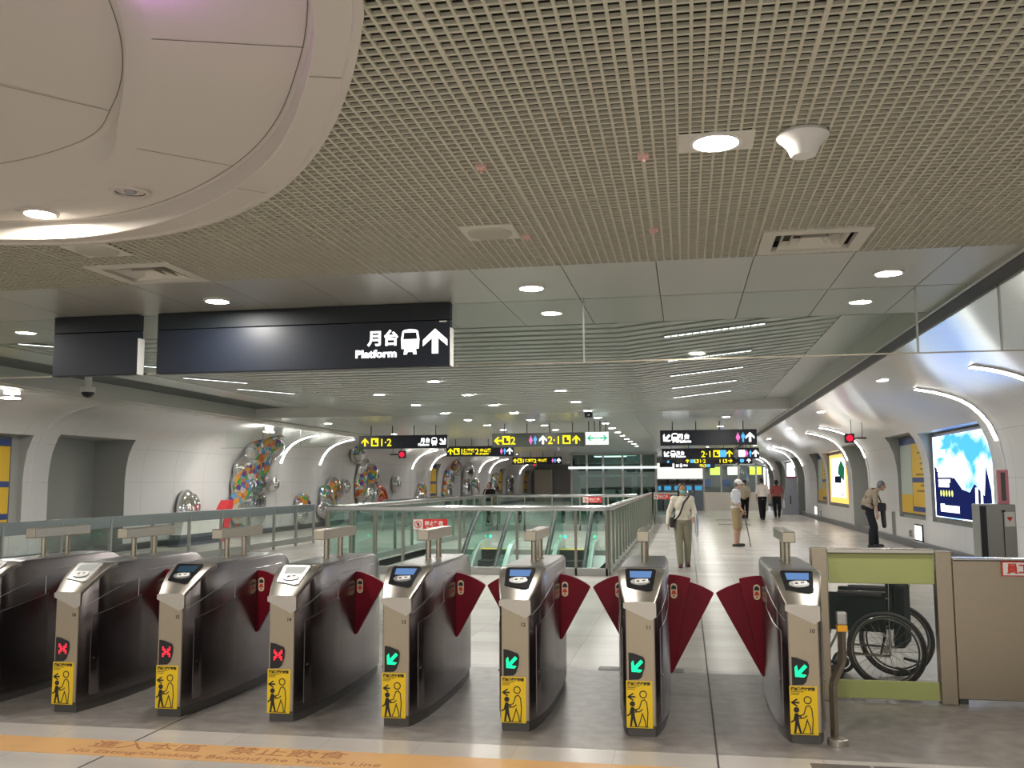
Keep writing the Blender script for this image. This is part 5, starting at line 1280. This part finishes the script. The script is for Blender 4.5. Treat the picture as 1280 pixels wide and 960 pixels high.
    sh = remeshed(mb, top[0], cloth(name+top[0]+str(top[1]), top[1]), vox*s, t, 3)
    mb = MB(); mb.ell(V['pel']-tdir*.02*s, ((.150*b_+.030)*s, (.105*b_+.030)*s, .11*s), rot=trot)
    for q in 'RL': leg(mb, q, .022 if legs == 'long' else .032, 0, .97 if legs == 'long' else .49)
    remeshed(mb, bottom[0], cloth(name+bottom[0]+str(bottom[1]), bottom[1]), vox*s, t, 3)
    for q in 'RL':
        mb = MB(); foot(mb, q, .012); o = remeshed(mb, 'shoe', principled('shoe_%.2f_%.2f' % shoe[:2], shoe, .5), vox*s*.8, t, 2)
        for v in o.data.vertices: v.co.z = max(v.co.z, .002)
    if cap:
        mb = MB(); mb.ell(HP(0, -.01, .045), (.086*s, .102*s, .085*s), 18, 10, rot=hm); mb.ell(HP(0, .095, .040), (.068*s, .065*s, .012*s), 14, 8, rot=hm); remeshed(mb, 'cap', cloth(name+'cap', cap), vox*s*.8, t, 2)
    mb = MB()
    if not cap: mb.ell(HP(0, -.022, .034), (.085*s, .094*s, .098*s), 18, 12, rot=hm)
    mb.ell(HP(0, -.048, -.005), (.080*s, .064*s, .085*s), 16, 10, rot=hm)
    if hairstyle in ('bob', 'pony', 'long'):
        for x in (-.07, .07): mb.caps(HP(x, -.005, .03), HP(x*1.05, -.01, -.07), .026*s, .022*s)
        mb.caps(HP(0, -.05, 0), HP(0, -.07, -.10), .07*s, .055*s)
    if hairstyle == 'pony': mb.caps(HP(0.03, -.10, .02), HP(.06, -.12, -.17), .035*s, .02*s)
    if hairstyle == 'long': mb.caps(HP(0, -.06, -.08), HP(0, -.085, -.22), .07*s, .05*s)
    remeshed(mb, 'hair', hair, vox*s*.8, t, 2)
    if mask:
        mb = MB(); mb.ell(HP(0, .052, -.048), (.062*s, .062*s, .052*s), 16, 10, rot=hm); m_ = remeshed(mb, 'face_mask', cloth(name+'mask', mask), vox*s*.7, t, 2)
        lp = MB()
        for x in (-1, 1): lp.tube([HP(.055*x, .06, -.03), HP(.079*x, 0, -.002)], .0025, 5)
        lp.build('ear_loop', WHITE, m_)
    if vest:
        mb = MB(); mb.ell(V['wai']-tdir*.02*s, ((.132*b_+.034)*s, (.096*b_+.034)*s, .12*s), rot=trot); remeshed(mb, 'waistcoat', cloth(name+'vest', vest), vox*s, t, 3)
    return t, V, HP
def held(name, label, cat, mb, mat, loc, rz, smooth=True):
    o = mb.build(name, mat, None, smooth=smooth); o.location = loc; o.rotation_euler = (0, 0, rz); return tag(o, label, cat)
# woman with a mask, walking towards the gates
wl, wr, wh = (-.07, 18.35, 0), PI+.10, 1.56
t, V, HP = person('person', 'woman in cream shirt, olive trousers and teal face mask walking towards the gates', wl, wr, wh,
    J=dict(aR=(.07, .10, .075), aL=(-.085, -.10, .085), kR=(.085, .07, .48), kL=(-.09, .02, .47), eR=(.27, -.06, 1.12), wR=(.30, -.02, .88), eL=(-.24, .0, 1.12), wL=(-.21, .18, 1.02), tR=.1, tL=-.1),
    top=('shirt', (.86, .79, .66)), bottom=('trousers', (.31, .29, .21)), shoe=(.10, .02, .03), hair=HAIRB, hairstyle='pony', mask=(.22, .55, .50), look=(.12, -.1))
sb = thing('shoulder_bag', 'small dark bag on a black strap worn across the masked woman', 'bag', wl, wr)
st = MB(); st.tube([V['sL']+Vector((.03, .02, .055)), V['che']+Vector((-.02, .145, .05)), V['wai']+Vector((.07, .150, -.02)), V['pel']+Vector((.18, .08, -.03)), V['pel']+Vector((.185, -.05, .0)), V['che']+Vector((.03, -.155, 0)), V['sL']+Vector((.03, -.05, .055))], .017, 6)
st.build('strap', BLACKM, sb, smooth=True); MB().box((.165, -.10, .74), (.245, .14, .93), .02).build('pouch', principled('bag_dark', (.03, .028, .03), .5), sb)
um = MB(); um.tube([(-.24, .20, .95), (-.235, .20, .90), (-.235, .205, .64), (-.235, .205, .56)], [.012, .036, .030, .008], 10); um.tube([(-.235, .2, .92), (-.235, .2, .99), (-.215, .2, 1.0), (-.205, .2, .97)], .008, 6)
held('umbrella', 'folded pale blue umbrella hanging from the masked woman\'s arm', 'umbrella', um, principled('umbrella_blue', (.36, .44, .56), .6), wl, wr)
held('white_cane', 'thin white cane held by the masked woman', 'cane', MB().tube([(-.215, .22, .98), (-.24, .42, .012)], .007, 8), WHITE, wl, wr)
# old man with a cap and a stick, facing the poster wall
cl, cr_, chh = (1.22, 24.35, 0), -PI/2-.12, 1.66
t, V, HP = person('person', 'elderly man in white cap, pale shirt and khaki shorts standing with a cane', cl, cr_, chh,
    J=dict(aR=(.08, -.03, .075), aL=(-.08, .02, .075), kR=(.09, .0, .48), kL=(-.09, .05, .48), nek=(0, .03, 1.43), hed=(0, .075, 1.565), che=(0, .0, 1.27), eR=(.22, .02, 1.11), wR=(.19, .17, .90), eL=(-.21, -.02, 1.1), wL=(-.2, .08, .88)),
    top=('shirt', (.62, .62, .66)), sleeve='half', bottom=('shorts', (.36, .28, .15)), legs='short', shoe=(.025, .022, .022), hair=HAIRG, cap=(.72, .71, .68), vest=(.42, .34, .22), look=(0, -.15), build=1.05)
held('walking_stick', 'dark walking stick held by the man in the white cap', 'cane', MB().tube([(.19, .11, .845), (.19, .16, .875), (.195, .20, .86), (.205, .215, .80), (.22, .34, .012)], .012, 8), principled('stick_brown', (.06, .03, .02), .5), cl, cr_)
# stooping man by the map board
bl, br, bh = (4.45, 24.4, 0), -PI/2, 1.70
t, V, HP = person('person', 'grey haired man in tan shirt stooping towards the map board', bl, br, bh,
    J=dict(pel=(0, -.10, .95), hR=(.09, -.08, .9), hL=(-.09, -.08, .9), kR=(.1, -.02, .48), kL=(-.1, .06, .48), aR=(.1, -.08, .075), aL=(-.1, .08, .075), wai=(0, -.10, 1.09), che=(0, -.01, 1.25), nek=(0, .12, 1.385), hed=(0, .235, 1.47),
           sR=(.175, .06, 1.335), sL=(-.175, .06, 1.335), eR=(.22, .04, 1.05), wR=(.22, .06, .80), eL=(-.22, .12, 1.07), wL=(-.14, .26, 1.02)),
    top=('shirt', (.33, .27, .19)), sleeve='half', bottom=('trousers', (.02, .022, .026)), hair=HAIRG, look=(0, -.25), build=1.22)
sb = thing('camera_bag', 'black bag on a strap in front of the stooping man', 'bag', bl, br)
MB().box((-.12, .10, .86), (.14, .30, 1.06), .03).build('pouch', BLACKM, sb)
MB().tube([V['sR']+Vector((-.06, -.02, .085)), V['che']+Vector((.05, .15, 0)), Vector((.10, .2, 1.05))], .016, 6).tube([V['sR']+Vector((-.06, -.04, .085)), V['che']+Vector((.1, -.16, -.06)), Vector((.17, .0, 1.0)), Vector((.13, .14, 1.0))], .016, 6).build('strap', BLACKM, sb, smooth=True)
jk = MB(); jk.caps((-.15, .27, .95), (-.15, .29, .50), .06, .055); jk.caps((-.1, .25, .95), (-.10, .26, .60), .055, .045)
o = remeshed(jk, 'jacket', BLACKM, .012, None, 2, bl); o.rotation_euler = (0, 0, br); tag(o, 'black jacket held in front by the stooping man', 'jacket')
# pair walking away
t, V, HP = person('person', 'man in white shirt and dark trousers walking away, beside a woman in red', (3.12, 40.9, 0), .1, 1.72, J=dict(aR=(.06, .12, .075), aL=(-.07, -.12, .10), kR=(.08, .1, .49), kL=(-.08, .0, .47), eR=(.26, -.03, 1.12), wR=(.25, .04, .9)),
    top=('shirt', (.72, .68, .66)), sleeve='half', bottom=('trousers', (.012, .014, .02)), hair=HAIRK, vox=.012, build=1.05)
t, V, HP = person('person', 'woman in red top and dark trousers walking away behind the man in white', (3.95, 43.6, 0), -.1, 1.66, J=dict(aR=(.08, -.06, .075), aL=(-.07, .12, .075), eR=(.25, .03, 1.12), wR=(.27, .10, .9)),
    top=('blouse', (.45, .12, .12)), sleeve='half', bottom=('trousers', (.02, .02, .025)), hairstyle='bob', vox=.012)
held('hand_bag', 'white hand bag carried by the woman in red', 'bag', MB().box((.25, -.1, .42), (.33, .22, .74), .02).tube([(.29, -.02, .74), (.29, .05, .84), (.29, .12, .74)], .008, 6), WHITE, (3.95, 43.6, 0), -.1)
t, V, HP = person('person', 'dark haired woman in cream top and black trousers standing beyond the man with cap', (2.50, 42.4, 0), .3, 1.66, J=dict(aR=(.08, .03, .075), aL=(-.09, -.02, .075)), top=('blouse', (.60, .58, .50)), sleeve='long', bottom=('trousers', (.012, .012, .016)), hairstyle='short', vox=.012)
bk = MB(); bk.ell((-.10, -.19, 1.02), (.17, .10, .20), 16, 10); o = bk.build('cream_bag', cloth('creambag', (.55, .47, .33)), None, smooth=True); o.location = (2.50, 42.4, 0); o.rotation_euler = (0, 0, .3); tag(o, 'cream bag on the back of the woman in black trousers', 'bag')
# woman in black by the far railing, hand at her face
t, V, HP = person('person', 'woman in black top with hand at her face standing by the fence side railing', (-7.25, 35.0, 0), PI-.3, 1.60, J=dict(eR=(.24, .06, 1.14), wR=(.10, .16, 1.36), eL=(-.24, -.02, 1.1)), top=('blouse', (.015, .015, .018)), sleeve='short', bottom=('trousers', (.40, .38, .36)), hairstyle='bob', vox=.011)
t, V, HP = person('person', 'person with dark hair and white top at the far ticket machines', (-1.95, 52.6, 0), .2, 1.64, top=('shirt', (.62, .60, .60)), sleeve='half', bottom=('trousers', (.08, .09, .12)), vox=.013)

# ------------------------------------------------------------------ even fill for the unbuilt hall behind; unseen dome accent lamp
world = bpy.data.worlds.new('hall_fill'); S.world = world; world.use_nodes = True  # uniform ambient fill let in through the open back
world.node_tree.nodes['Background'].inputs['Color'].default_value = (1, .965, .91, 1); world.node_tree.nodes['Background'].inputs['Strength'].default_value = .6
def lamp(name, kind, loc, energy, col, size=.3, rot=(0, 0, 0)):
    l = bpy.data.lights.new(name, kind); l.energy = energy; l.color = col
    if kind == 'AREA': l.shape = 'DISK'; l.size = size
    else: l.shadow_soft_size = size
    o = bpy.data.objects.new(name, l); COL.objects.link(o); o.location = loc; o.rotation_euler = rot; return o
lamp('dome_accent_lamp', 'POINT', (-1.60, 2.42, 2.99), .9, (.72, .22, 1), .05)

S.view_settings.view_transform = 'Standard'; S.view_settings.look = 'None'; S.view_settings.exposure = .46; S.view_settings.gamma = 1; S.view_settings.use_curve_mapping = False
cy = S.cycles
cy.max_bounces = 8; cy.diffuse_bounces = 4; cy.glossy_bounces = 4; cy.transmission_bounces = 4; cy.transparent_max_bounces = 24
cy.sample_clamp_indirect = 4; cy.sample_clamp_direct = 0; cy.use_denoising = True; cy.caustics_reflective = False; cy.caustics_refractive = False
cy.use_light_tree = True; cy.use_adaptive_sampling = True; cy.adaptive_threshold = .01
